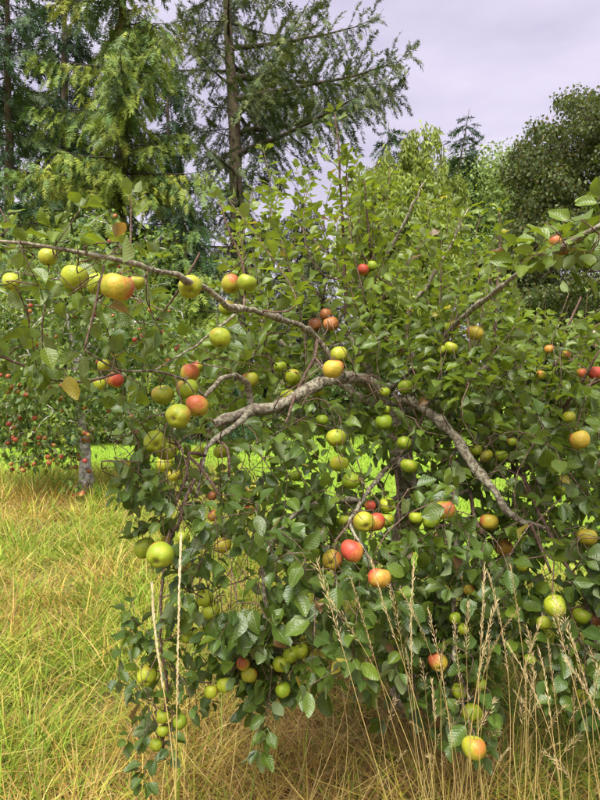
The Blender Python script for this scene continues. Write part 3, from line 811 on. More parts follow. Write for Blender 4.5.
def build_main_tree():
    r = np.random.default_rng(21)
    base = at(405, 700, 3.1); base[2] = 0.0
    root = empty('apple_tree', base)
    tag(root, 'gnarled low apple tree with drooping boughs full of green and red apples', 'tree')
    # limbs: control points x, y, distance, thickness in pixels of the photograph
    trunk = [(402, 718, 3.12, 27), (405, 640, 3.12, 23), (400, 560, 3.10, 23), (408, 505, 3.05, 23), (400, 450, 3.0, 21), (388, 405, 2.95, 18)]
    limbs = [
     [(388, 410, 2.95, 17), (370, 384, 2.85, 14), (340, 380, 2.72, 13), (300, 393, 2.5, 12.5), (262, 408, 2.38, 12.5), (215, 424, 2.28, 11)],     # thick limb with sawn end
     [(340, 383, 2.72, 10), (335, 366, 2.74, 9), (326, 348, 2.72, 8), (312, 334, 2.66, 7), (290, 322, 2.5, 6.6), (265, 313, 2.36, 6.6), (235, 307, 2.16, 7),
      (212, 301, 2.03, 7.2), (196, 288, 1.95, 7), (165, 274, 1.80, 6.6), (130, 271, 1.64, 6.6), (100, 264, 1.55, 6), (60, 253, 1.48, 5), (22, 247, 1.43, 4), (-25, 240, 1.38, 2.5)],  # arching bough
     [(252, 412, 2.36, 7.5), (250, 396, 2.34, 7), (244, 382, 2.3, 6.5), (231, 375, 2.24, 6.4), (217, 380, 2.18, 6), (204, 397, 2.10, 5)],              # curled limb
     [(254, 408, 2.34, 8), (232, 426, 2.22, 7), (213, 444, 2.12, 6), (204, 460, 2.06, 4.5), (198, 480, 2.02, 3.6), (196, 498, 2.0, 2.5)],
     [(388, 408, 2.95, 15), (402, 402, 2.88, 12), (430, 416, 2.75, 11), (452, 434, 2.6, 10.5), (480, 466, 2.5, 10), (508, 506, 2.4, 8.5), (522, 519, 2.38, 6), (546, 528, 2.34, 5)],  # bare grey limb
     [(398, 452, 3.0, 14), (410, 476, 2.92, 11), (423, 495, 2.86, 9), (442, 498, 2.8, 7), (470, 490, 2.75, 5)],
     [(400, 440, 3.0, 15), (430, 450, 3.0, 11), (458, 463, 2.95, 9), (480, 470, 2.9, 8.5), (512, 467, 2.82, 8), (548, 463, 2.74, 7), (600, 467, 2.66, 6), (660, 460, 2.6, 4)],   # dark level limb
     [(380, 395, 2.9, 11), (410, 372, 3.0, 9), (440, 343, 2.8, 7), (475, 310, 2.5, 6), (500, 288, 2.25, 6), (533, 266, 1.95, 6), (560, 250, 1.76, 6), (600, 226, 1.6, 6), (650, 205, 1.5, 5)],   # straight slanting branch
     [(385, 398, 2.95, 11), (365, 365, 3.05, 9), (345, 330, 3.1, 7.5), (339, 327, 3.1, 6), (353, 300, 3.1, 5.5), (368, 276, 3.1, 5), (384, 256, 3.08, 4), (401, 231, 3.05, 3.5), (417, 199, 3.0, 2.5), (424, 182, 3.0, 1.5)],
     [(410, 372, 3.05, 8), (412, 316, 3.1, 5), (432, 287, 3.1, 4.5), (447, 252, 3.1, 3.5), (458, 228, 3.1, 2.5), (469, 208, 3.1, 1.6)],
     [(392, 420, 3.0, 12), (370, 400, 3.3, 10), (330, 370, 3.6, 8), (280, 335, 3.8, 6), (245, 300, 3.9, 4)],
     [(392, 420, 3.0, 12), (430, 395, 3.4, 10), (480, 370, 3.6, 8), (540, 350, 3.7, 6), (600, 330, 3.7, 4)],
     [(408, 500, 3.05, 12), (370, 510, 2.8, 9), (330, 500, 2.5, 7), (290, 520, 2.25, 5.5), (262, 560, 2.08, 4.5), (262, 620, 2.0, 4), (275, 680, 1.98, 2.5)],
     [(442, 498, 2.8, 7), (452, 540, 2.5, 6), (458, 600, 2.3, 5), (462, 660, 2.15, 4), (470, 700, 2.05, 2.6)],
     [(546, 528, 2.34, 5), (557, 546, 2.28, 4.4), (575, 572, 2.2, 4), (586, 598, 2.15, 3.5), (596, 650, 2.1, 2.4)],
     [(204, 460, 2.06, 4.5), (188, 500, 1.95, 4), (170, 560, 1.86, 3.6), (166, 630, 1.86, 3), (170, 700, 1.9, 2.6), (164, 750, 1.93, 1.8)],
    ]
    bare = [   # thinner bare or barky twigs that show in the photograph
     [(317, 340, 2.66, 4.5), (315, 357, 2.6, 4), (305, 374, 2.55, 3.6), (293, 403, 2.4, 3.2), (285, 424, 2.3, 2.4)],
     [(315, 357, 2.6, 3.2), (328, 370, 2.55, 2.6), (343, 386, 2.5, 2)],
     [(235, 313, 2.16, 3.4), (217, 328, 2.1, 3), (187, 350, 2.0, 2.4), (150, 372, 1.9, 2)],
     [(204, 397, 2.1, 3.4), (181, 381, 2.0, 3.4), (150, 373, 1.9, 3), (120, 372, 1.8, 2.6), (85, 350, 1.62, 2.4)],
     [(201, 252, 1.95, 2), (191, 272, 1.95, 3), (176, 295, 2.0, 2.6), (157, 320, 2.05, 2)],
     [(244, 310, 2.2, 3.2), (244, 270, 2.3, 2.6), (230, 232, 2.3, 2.2), (219, 200, 2.3, 1.4)],
     [(205, 455, 2.06, 4), (188, 452, 2.0, 4.5), (185, 475, 1.98, 4), (173, 512, 1.94, 3)],
     [(188, 456, 2.0, 4), (207, 475, 1.95, 3.6), (219, 495, 1.92, 3)],
     [(215, 440, 2.13, 3.6), (227, 450, 2.1, 3.4), (230, 462, 2.08, 3.2), (229, 477, 2.08, 2.6)],
     [(395, 458, 2.98, 6), (384, 471, 2.8, 5.5), (367, 492, 2.5, 5), (357, 510, 2.3, 4.6), (351, 520, 2.2, 4.2), (360, 540, 2.1, 3.8), (373, 563, 2.02, 2.8)],
     [(351, 520, 2.2, 3.4), (334, 543, 2.1, 2.6)],
     [(397, 470, 2.9, 4), (400, 523, 2.75, 3)],
     [(512, 467, 2.82, 5), (522, 477, 2.7, 5), (532, 497, 2.55, 5), (547, 529, 2.4, 4)],
     [(530, 522, 2.36, 4), (538, 543, 2.35, 4), (551, 573, 2.3, 3)],
     [(470, 490, 2.75, 5), (472, 508, 2.6, 5), (482, 534, 2.5, 4)],
     [(572, 395, 2.6, 4.5), (587, 372, 2.5, 3.6), (600, 350, 2.45, 2)],
     [(560, 420, 2.7, 5), (572, 395, 2.6, 4.5), (600, 380, 2.45, 4), (640, 362, 2.3, 3)],
     [(488, 388, 2.9, 4), (496, 325, 2.85, 3.6), (499, 265, 2.85, 3), (499, 207, 2.85, 1.6)],
     [(346, 335, 3.1, 5), (345, 312, 3.0, 4), (343, 240, 2.95, 3.4), (340, 170, 2.9, 2.6), (335, 113, 2.9, 1.4)],
     [(369, 276, 3.1, 4), (369, 235, 3.0, 3.2), (364, 180, 2.95, 1.6)],
     [(560, 350, 3.0, 4), (567, 328, 2.8, 3.4), (581, 297, 2.8, 2)],
     [(130, 268, 1.64, 3), (131, 235, 1.7, 2.4), (130, 196, 1.72, 1.4)],
     [(52, 380, 1.7, 3), (0, 355, 1.6, 3), (-40, 345, 1.55, 2)],
     [(120, 372, 1.8, 3), (85, 383, 1.75, 3), (52, 380, 1.7, 3)],
     [(105, 265, 1.56, 3), (98, 300, 1.5, 2.6), (90, 330, 1.47, 2.4), (84, 350, 1.45, 2)],
    ]
    W = Wood()
    vis = []
    def cpts(L): return np.array([[*at(a, b, d), w / F * d / 2] for a, b, d, w in L])
    def wood_obj(name, path, rad, mat, sides, rough):
        V, l, t, _, _ = tube(path, rad, sides, rough, r)
        return link(bpy.data.objects.new(name, np_mesh(name, V - base, l, t, mat)), root)
    def limb(L, name, mat, sides, rough, wig):
        C = smooth_path(cpts(L), 0.035)
        P = C[:, :3]; n = len(P)
        k = np.cumsum(r.normal(0, wig, (n, 3)), 0); k -= np.linspace(0, 1, n)[:, None] * k[-1]
        P = P + k
        R = C[:, 3] * 0.86 * (1 + 0.10 * np.sin(np.arange(n) * 0.9 + r.random() * 6) * (sides > 7))
        if sides > 7:
            for q in r.choice(n, max(1, n // 9)): R = R * (1 + 0.35 * np.exp(-((np.arange(n) - q) / 0.9) ** 2))
        o = wood_obj(name, P, R, mat, sides, rough)
        W.add(P)
        return P
    tp = cpts(trunk); tp[0, 2] = -0.05
    C = smooth_path(tp, 0.04)
    flare = 1 + 0.3 * np.exp(-np.maximum(C[:, 2], 0) / 0.12)
    P = C[:, :3]
    wood_obj('trunk', P, C[:, 3] * flare * (1 + 0.08 * np.sin(np.arange(len(P)) * 0.8)), M_BARK, 14, 0.05); W.add(P)
    for i, L in enumerate(limbs):
        limb(L, 'limb', M_BARK if L[0][3] > 6 else M_TWIG, 11, 0.09, 0.005 if i != 7 else 0.002)
        if i in (0, 1, 2, 3, 4): vis += [(a[0], a[1], b[0], b[1], max(a[3], b[3]) / 2 + 5, (a[2] + b[2]) / 2) for a, b in zip(L[:-1], L[1:])]
    twig_paths = []
    for i, L in enumerate(bare):
        P = limb(L, 'shoot', M_TWIG if i not in (2, 3, 9) else M_BARK, 7, 0.04, 0.002)
        if i < 15: vis += [(a[0], a[1], b[0], b[1], max(a[3], b[3]) / 2 + 3, (a[2] + b[2]) / 2) for a, b in zip(L[:-1], L[1:])]
        twig_paths.append((P, i))
    for i in (7, 8, 9, 14): pass
    tw = []                                    # (path, r0, r1)
    LV = []                                    # (pos, dir, size, young)
    def leaf(path, spacing, size, young, **kw):
        q = leaves_on(path, spacing, size, r, **kw)
        if q is not None: LV.append((*q, np.full(len(q[0]), young), np.full(len(q[0]), kw.get('up', 0.0) if False else 0.0)))
    # leaves on the shown upright shoots and twigs
    for P, i in twig_paths:
        if i in (5, 17, 18, 19, 20, 21): leaf(P, 0.032, 0.082, 0.85, tip_rosette=3, hang=0.12, along=0.5, start=0.15)
        elif i in (4, 15, 16, 22, 23, 24): leaf(P, 0.045, 0.078, 0.4, tip_rosette=5, start=0.2)
    for L in (limbs[8], limbs[9]):
        P = smooth_path(cpts(L), 0.04)[:, :3]; leaf(P[len(P) // 3:], 0.032, 0.082, 0.85, tip_rosette=4, hang=0.12)
    # apples and the spurs that carry them
    ap_clear = []
    for px, py, w, kind, face, label in APPLES:
        d = float(np.clip(0.073 * F / w, 1.42, 2.62 if py > 330 else 2.95))
        if py > 400: d = min(d, (CAM_H - 0.16) * F / (py - 400))
        if px > 540 and py < 260: d = 1.8
        if py > 560: d = min(d, 1.92 if px < 320 else 2.15)
        D = max(w * d / F, 0.040)
        c = at(px, py, d)
        label = zone(label, px, py)
        grp = label if sum(1 for a in APPLES if zone(a[5], a[0], a[1]) == label) > 1 else None
        if kind == 'n': top = place_apple(c, D, kind, face, label, r, grp)
        else: top = place_apple(c, D, kind, face, label, r, grp)
        ap_clear.append((px, py, w / 2, d))
        a = W.nearest(top, None, 0.03)
        p = grow_path(a, top, unit(np.array([r.normal(0, .4), r.normal(0, .4), 0.3])), r, 0.0, 0.04)
        L = np.linalg.norm(top - a)
        tw.append((p, 0.0022 + 0.002 * min(L, 0.6), 0.0022)); W.add(p[1:-1])
        if L > 0.08: leaf(p, 0.05, 0.09, 0.3 if py > 330 else 0.6, tip_rosette=0, start=0.3)
        if r.random() < 0.7: leaf(p[-3:], 0.05, 0.09, 0.3 if py > 330 else 0.6, tip_rosette=2)
    for c in WINDFALLS:
        D = 0.052; c = c.copy(); c[2] = float(ground_h(c[0], c[1])) + D * 0.44
        place_apple(c, D, 'g', 0, 'small green windfall apple lying on the ground in the dry grass', r, 'windfall apples in the grass')
    # crown: points to grow towards, by region: polygon, distance, number, leaf length, youth, shoot direction, shoot length
    regions = [
     ([(215,300),(250,220),(300,200),(340,205),(400,215),(470,235),(540,300),(600,290),(640,290),(640,360),(215,360)], 2.75, 4.0, 52, 0.076, 0.75, (0, 0, 1), 0.34),
     ([(190,330),(640,320),(640,470),(540,470),(420,440),(330,430),(230,420),(180,400)], 2.35, 3.7, 240, 0.083, 0.5, (0, 0, 0.6), 0.20),
     ([(225,430),(330,420),(640,440),(640,560),(560,560),(480,560),(240,560),(220,500)], 2.05, 3.2, 233, 0.084, 0.25, (0, -0.3, -0.5), 0.18),
     ([(130,430),(225,440),(240,560),(230,640),(200,640),(185,560),(150,520),(120,500)], 1.75, 2.15, 57, 0.077, 0.12, (0, -0.2, -0.8), 0.16),
     ([(228,555),(345,555),(350,640),(310,690),(262,720),(235,640)], 1.75, 2.2, 52, 0.089, 0.12, (0, -0.3, -0.9), 0.16),
     ([(340,555),(640,540),(640,690),(560,680),(520,640),(490,690),(440,690),(420,650),(350,600)], 1.95, 2.7, 135, 0.086, 0.15, (0, -0.3, -0.7), 0.17),
     ([(440,660),(490,660),(488,770),(455,770)], 1.95, 2.2, 13, 0.077, 0.08, (0, -0.2, -0.9), 0.12),
     ([(570,640),(640,640),(640,720),(585,735)], 1.85, 2.2, 16, 0.089, 0.08, (0, -0.2, -0.9), 0.14),
     ([(125,620),(190,590),(200,690),(185,770),(145,775),(120,690)], 1.82, 2.0, 19, 0.064, 0.1, (0, -0.2, -0.6), 0.10),
     ([(195,640),(260,640),(255,720),(205,710)], 1.9, 2.1, 10, 0.062, 0.08, (0, -0.2, -0.6), 0.10),
     ([(-60,220),(40,215),(90,240),(170,262),(150,300),(60,300),(-60,300)], 1.4, 1.75, 34, 0.066, 0.6, (0, 0, 0.3), 0.10),
     ([(-60,310),(40,320),(60,300),(130,300),(160,330),(150,400),(60,400),(-60,400)], 1.5, 2.0, 19, 0.075, 0.45, (0, -0.1, -0.2), 0.12),
     ([(525,240),(560,215),(600,200),(660,190),(660,280),(600,275),(560,285),(535,270)], 1.55, 1.9, 39, 0.086, 0.6, (-0.2, 0, -0.3), 0.09),
     ([(365,560),(455,560),(450,715),(380,705)], 2.1, 2.75, 28, 0.086, 0.1, (0, -0.3, -0.8), 0.16),
     ([(120,400),(165,420),(150,480),(110,490)], 1.85, 2.2, 14, 0.074, 0.2, (0, 0, -0.3), 0.12),
    ]
    nf = 0
    for poly, d0, d1, n, size, young, gd, slen in regions:
        poly = np.array(poly, float); lo, hi = poly.min(0), poly.max(0)
        got = []
        while len(got) < n:
            x = lo[0] + r.random(400) * (hi[0] - lo[0]); y = lo[1] + r.random(400) * (hi[1] - lo[1])
            ok = inpoly(x, y, poly)
            got += list(zip(x[ok], y[ok]))
        pts = np.array([at(a, b, d0 + (d1 - d0) * r.random()) for a, b in got[:n]])
        pts = pts[pts[:, 2] > 0.28]
        order = np.argsort([np.min(np.linalg.norm(W.P - p, axis=1)) for p in pts])
        g0 = np.array(gd, float)
        for p in pts[order]:
            g = unit(g0 + r.normal(0, 0.35, 3))
            L = slen * (0.6 + 0.9 * r.random())
            b0 = p - g * L * 0.5
            a = W.nearest(b0, g * 0.6, 0.02)
            link_len = np.linalg.norm(b0 - a)
            path1 = grow_path(a, b0, unit((b0 - a) + np.array([0, 0, 0.25 * link_len])), r, 0.0, 0.04)
            path2 = grow_path(b0, b0 + g * L, unit(path1[-1] - path1[-2]), r, 0.0, 0.03)
            P = np.vstack([path1, path2[1:]])
            tot = link_len + L
            tw.append((P, 0.0016 + 0.0022 * min(tot, 0.8), 0.0011)); W.add(P[1:])
            st = max(0.0, 1 - (L + 0.12) / tot)
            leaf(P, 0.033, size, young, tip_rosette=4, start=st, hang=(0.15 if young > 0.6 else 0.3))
    # free-standing shoots that break the top outline
    tops = [(222,200,2.5),(250,190,3.2),(270,205,3.3),(262,150,3.4),(296,170,3.2),(310,190,3.0),(322,150,3.3),(352,160,3.4),(384,190,3.2),(395,165,3.5),(432,195,3.3),(446,205,3.3),
            (455,215,3.6),(482,215,3.2),(488,250,3.0),(512,262,3.4),(525,285,3.0),(545,302,3.0),(440,240,3.0),(420,240,2.9),(300,225,2.8),(280,240,2.8),(325,215,3.4),(360,230,3.3),(405,260,2.8),
            (470,265,2.9),(512,300,2.8),(556,325,2.8),(590,325,2.9),(615,310,2.9),(262,255,3.4),(237,245,3.4),(285,185,3.7),(340,195,3.7),(375,215,3.7),(535,315,3.5),(575,318,3.6)]
    ox_, oy_ = [210, 240, 300, 340, 400, 470, 520, 590, 620], [250, 205, 172, 150, 182, 212, 258, 306, 310]
    for x in np.linspace(226, 612, 26) + r.normal(0, 8, 26):
        tops.append((x, float(np.interp(x, ox_, oy_)) - 2 + 70 * r.random(), 2.55 + 1.0 * r.random()))
    for x, y, d in tops:
        p1 = at(x + r.normal(0, 4), y, d)
        L = 0.42 + 0.38 * r.random()
        p0 = p1 - np.array([r.normal(0, 0.12) + 0.10 * np.sign(x - 380) * 1.0, r.normal(0, 0.1), L])
        a = W.nearest(p0, np.array([0, 0, 0.6]), 0.02)
        q1 = grow_path(a, p0, unit((p0 - a) + np.array([0, 0, 0.2])), r, 0.0, 0.04)
        q2 = grow_path(p0, p1, unit(q1[-1] - q1[-2]), r, 0, 0.02)
        P = np.vstack([q1, q2[1:]])
        n = len(P); wood_obj('shoot', P, np.linspace(0.0052, 0.0016, n), M_TWIG, 6, 0.04); W.add(P)
        leaf(P, 0.026, 0.078, 0.9, tip_rosette=4, start=max(0, 1 - (L + 0.15) / (L + np.linalg.norm(p0 - a))), hang=0.1, along=0.5)
    # twigs in one mesh
    V, l, t, _, _ = merge([tube(p, np.linspace(a, b, len(p)), 5, 0.0, r) for p, a, b in tw])
    o = link(bpy.data.objects.new('twigs', np_mesh('twigs', V - base, l, t, M_TWIG)), root); tag(o, kind='stuff')
    # ---- leaves
    pos = np.concatenate([a[0] for a in LV]); dr = np.concatenate([a[1] for a in LV])
    sz = np.concatenate([a[2] for a in LV]); yg = np.concatenate([a[3] for a in LV])
    cen = pos + dr * (sz * 0.78)[:, None]
    px, py, pd = proj(cen)
    keep = np.ones(len(pos), bool)
    half = sz * 0.42 / pd * F
    rnd = r.random(len(pos))
    for (ax, ay, aw, ad) in ap_clear:          # fruit hang clear of most leaves
        h = (np.hypot(px - ax, py - ay) < aw * (0.9 if aw > 6.5 else 0.7) + half * 1.0) & (pd < ad + 0.02)
        keep &= ~(h & (rnd < (0.97 if aw > 6.5 else 0.9)))
        h = np.linalg.norm(cen - at(ax, ay, ad), axis=1) < aw * ad / F * 0.95
        keep &= ~h
    for (x0, y0, x1, y1, hw, d) in vis:        # bare stretches of wood
        vx, vy = x1 - x0, y1 - y0
        s = np.clip(((px - x0) * vx + (py - y0) * vy) / (vx * vx + vy * vy + 1e-6), 0, 1)
        h = (np.hypot(px - x0 - s * vx, py - y0 - s * vy) < hw + half * 0.85) & (pd < d + 0.04)
        keep &= ~(h & (rnd < 0.90))
    for (x0, y0, rx, ry, pr) in ((256, 466, 17, 12, 1.0), (243, 582, 26, 30, 0.9), (566, 572, 26, 12, .9), (498, 487, 15, 9, .9), (340, 600, 18, 22, .6), (205, 305, 30, 16, .8),
                                 (330, 492, 9, 7, .8), (378, 540, 14, 14, .5), (562, 288, 46, 24, .9), (182, 330, 20, 14, .6), (30, 312, 24, 10, .6), (88, 448, 30, 52, 1.0), (30, 440, 45, 45, 1.0), (120, 440, 18, 30, .7), (185, 240, 22, 20, .7), (270, 470, 12, 8, .7), (150, 325, 25, 12, .7)):
        h = ((px - x0) / rx) ** 2 + ((py - y0) / ry) ** 2 < 1
        keep &= ~(h & (rnd < pr))
    pos, dr, sz, yg = pos[keep], dr[keep], sz[keep], yg[keep]; px, py, pd, cen = px[keep], py[keep], pd[keep], cen[keep]
    N = len(pos)
    upv = np.tile(np.array([[0, -0.18, 1.0]]), (N, 1))
    Mx = frames(dr, upv, 0.50, r) * sz[:, None, None]
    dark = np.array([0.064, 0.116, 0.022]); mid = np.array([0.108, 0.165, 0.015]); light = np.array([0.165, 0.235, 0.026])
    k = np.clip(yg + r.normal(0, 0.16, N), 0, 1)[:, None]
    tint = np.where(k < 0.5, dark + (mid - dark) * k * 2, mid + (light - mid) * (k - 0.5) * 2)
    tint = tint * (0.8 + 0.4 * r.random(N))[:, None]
    yel = r.random(N) < 0.006
    tint[yel] = np.array([0.42, 0.36, 0.06]) * (0.6 + 0.5 * r.random(yel.sum()))[:, None]
    brn = r.random(N) < 0.006
    tint[brn] = np.array([0.22, 0.12, 0.05]) * (0.6 + 0.5 * r.random(brn.sum()))[:, None]
    ti = r.integers(0, len(LEAVES), N)
    # which 300 leaves show largest: coarse depth buffer on a 3 pixel grid
    G = 3; gw, gh = 200, 267
    zb = np.full((gh, gw), 1e9); idb = np.full((gh, gw), -1)
    nz = np.abs(np.einsum('ij,ij->i', unit(Mx[:, :, 2]), unit(cen - np.array([0, 0, CAM_H]))))
    rad = np.sqrt(0.30 * sz ** 2 * np.clip(nz, 0.15, 1)) / pd * F / G
    for i in np.argsort(pd):
        x0, x1 = int((px[i]) / G - rad[i]), int((px[i]) / G + rad[i]) + 1
        y0, y1 = int((py[i]) / G - rad[i]), int((py[i]) / G + rad[i]) + 1
        x0, y0, x1, y1 = max(x0, 0), max(y0, 0), min(x1, gw), min(y1, gh)
        if x0 >= x1 or y0 >= y1: continue
        s = zb[y0:y1, x0:x1]; m = s > pd[i]
        s[m] = pd[i]; idb[y0:y1, x0:x1][m] = i
    cnt = np.bincount(idb[idb >= 0].ravel(), minlength=N)
    big = np.argsort(-cnt)[:300]; isbig = np.zeros(N, bool); isbig[big] = True
    parts = []
    for q in range(len(LEAVES)):
        s = (ti == q) & ~isbig
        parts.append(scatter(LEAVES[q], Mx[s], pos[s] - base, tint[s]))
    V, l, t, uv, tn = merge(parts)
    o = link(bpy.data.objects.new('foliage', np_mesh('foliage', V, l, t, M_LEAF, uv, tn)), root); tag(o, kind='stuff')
    cache = {}
    for i in big:
        key = (int(ti[i]), tuple(np.round(tint[i] * 40).astype(int)))
        if key not in cache:
            T = LEAVES[ti[i]]
            cache[key] = np_mesh('leaf', T.V, T.loops, T.totals, M_LEAF, T.uv, np.tile(tint[i], (len(T.V), 1)))
        o = bpy.data.objects.new('leaf', cache[key])
        m = Matrix(Mx[i].tolist()).to_4x4(); m.translation = Vector(pos[i] - base)
        o.matrix_local = m
        link(o, root)
    print('main tree leaves', N, 'wood nodes', len(W.P))
build_main_tree()

# ---------------------------------------------------------------- other trees
def broadleaf(name, base, H, trunk_r, crown_c, crown_r, n_limb, n_tip, per_tip, lsize, tints, seed, label, bark, lump=0.25, weep=0.0, clump=0.5, fork=0.35, hollow=0.35,
              leaf_t=FAR_LEAF, mat=None, group=None, extra=None, clear=None):
    r = np.random.default_rng(seed)
    base = np.array(base, float); crown_c = np.array(crown_c, float); crown_r = np.array(crown_r, float)
    root = empty(name, base); tag(root, label, 'tree' if 'shrub' not in name and 'bush' not in name else 'shrub', group)
    W = Wood()
    tt = np.linspace(0, 1, 14)
    topp = crown_c + np.array([0, 0, crown_r[2] * 0.3])
    P = base + tt[:, None] * (topp - base) + np.cumsum(r.normal(0, trunk_r * 0.25, (14, 3)), 0) * np.array([1, 1, 0.2]) * np.minimum(1, tt * 3)[:, None]
    P[0, 2] -= 0.1
    R = trunk_r * (1 - 0.8 * tt) * (1 + 0.6 * np.exp(-tt * 14))
    V, l, t, _, _ = tube(P, R, 10, 0.06, r)
    link(bpy.data.objects.new('trunk', np_mesh('trunk', V - base, l, t, bark)), root)
    W.add(P[int(14 * fork):])
    tubes = []
    u = unit(r.normal(0, 1, (n_limb, 3))); u[:, 2] = np.abs(u[:, 2]) * 0.9 - 0.15
    for q in crown_c + u * crown_r * 0.55:
        a = W.nearest(q, unit(q - base) * 0.8, 0.1)
        p = grow_path(a, q, unit(q - a + np.array([0, 0, 0.6 * np.linalg.norm(q - a)])), r, 0, 0.05)
        tubes.append((p, trunk_r * 0.42, trunk_r * 0.15)); W.add(p[2:])
    d = unit(r.normal(0, 1, (n_tip, 3)))
    rad = (hollow + (1 - hollow) * r.random(n_tip) ** 0.45)[:, None]
    lum = 1 + lump * (np.sin(d[:, :1] * 5 + seed) * np.sin(d[:, 1:2] * 6 + seed * 2) + np.sin(d[:, 2:3] * 7 + d[:, :1] * 4)) * 0.7
    tips = crown_c + d * crown_r * rad * lum
    tips = tips[tips[:, 2] > 0.4]
    if extra is not None: tips = np.vstack([tips, extra])
    tips = tips[np.argsort(np.linalg.norm(tips - topp, axis=1))]
    lp, ld = [], []
    for q in tips:
        a = W.nearest(q, unit(q - crown_c) * 0.5, 0.05)
        p = grow_path(a, q, unit(q - a + np.array([0, 0, 0.3 * np.linalg.norm(q - a)])), r, 0, 0.06)
        if len(p) > 12: p = p[np.linspace(0, len(p) - 1, 12).astype(int)]
        tubes.append((p, trunk_r * 0.11, trunk_r * 0.05)); W.add(p[1:])
        n = max(4, int(per_tip * (0.5 + r.random())))
        off = np.clip(r.normal(0, 1, (n, 3)), -1.7, 1.7) * clump * np.array([1, 1, 0.55])
        if weep: 
            s = r.random(n); off = r.normal(0, 0.10, (n, 3)) * clump + np.array([0, 0, -1.0]) * (s * weep * (0.6 + 0.6 * r.random()))[:, None]
            off[:, :2] += unit(q - crown_c)[:2] * (np.sqrt(s) * weep * 0.25)[:, None]
        lp.append(q + off); ld.append(unit(off * 0.5 + r.normal(0, 0.6, (n, 3)) + np.array([0, 0, -0.5 - weep * 0.5])))
    V, l, t, _, _ = merge([tube(p if len(p) < 8 or a > trunk_r * 0.2 else p[np.linspace(0, len(p) - 1, 6).astype(int)], np.linspace(a, b, len(p) if len(p) < 8 or a > trunk_r * 0.2 else 6), 3 if a < trunk_r * 0.2 else 6, 0.0, r) for p, a, b in tubes])
    o = link(bpy.data.objects.new('branches', np_mesh('branches', V - base, l, t, bark)), root); tag(o, kind='stuff')
    lp = np.concatenate(lp); ld = np.concatenate(ld); n = len(lp)
    ok = (lp[:, 2] > 0.1) & (np.abs(lp[:, 0]) < 0.63 * lp[:, 1])
    if clear:
        qx, qy, qd = proj(lp)
        for x0, y0, rx, ry, pr, dmax in clear: ok &= ~((((qx - x0) / rx) ** 2 + ((qy - y0) / ry) ** 2 < 1) & (r.random(len(lp)) < pr) & (qd < dmax))
    lp, ld = lp[ok], ld[ok]; n = len(lp)
    sz = lsize * (0.6 + 0.7 * r.random(n))
    tints = np.array(tints)
    tn = tints[r.integers(0, len(tints), n)] * (0.7 + 0.6 * r.random(n))[:, None]
    V, l, t, uv, tc = scatter(leaf_t, frames(ld, np.array([0, 0, 1.0]), 0.7, r) * sz[:, None, None], lp - base, tn)
    o = link(bpy.data.objects.new('crown', np_mesh('crown', V, l, t, mat or M_LEAF_FAR, uv, tc)), root); tag(o, kind='stuff')
    return root, lp, W

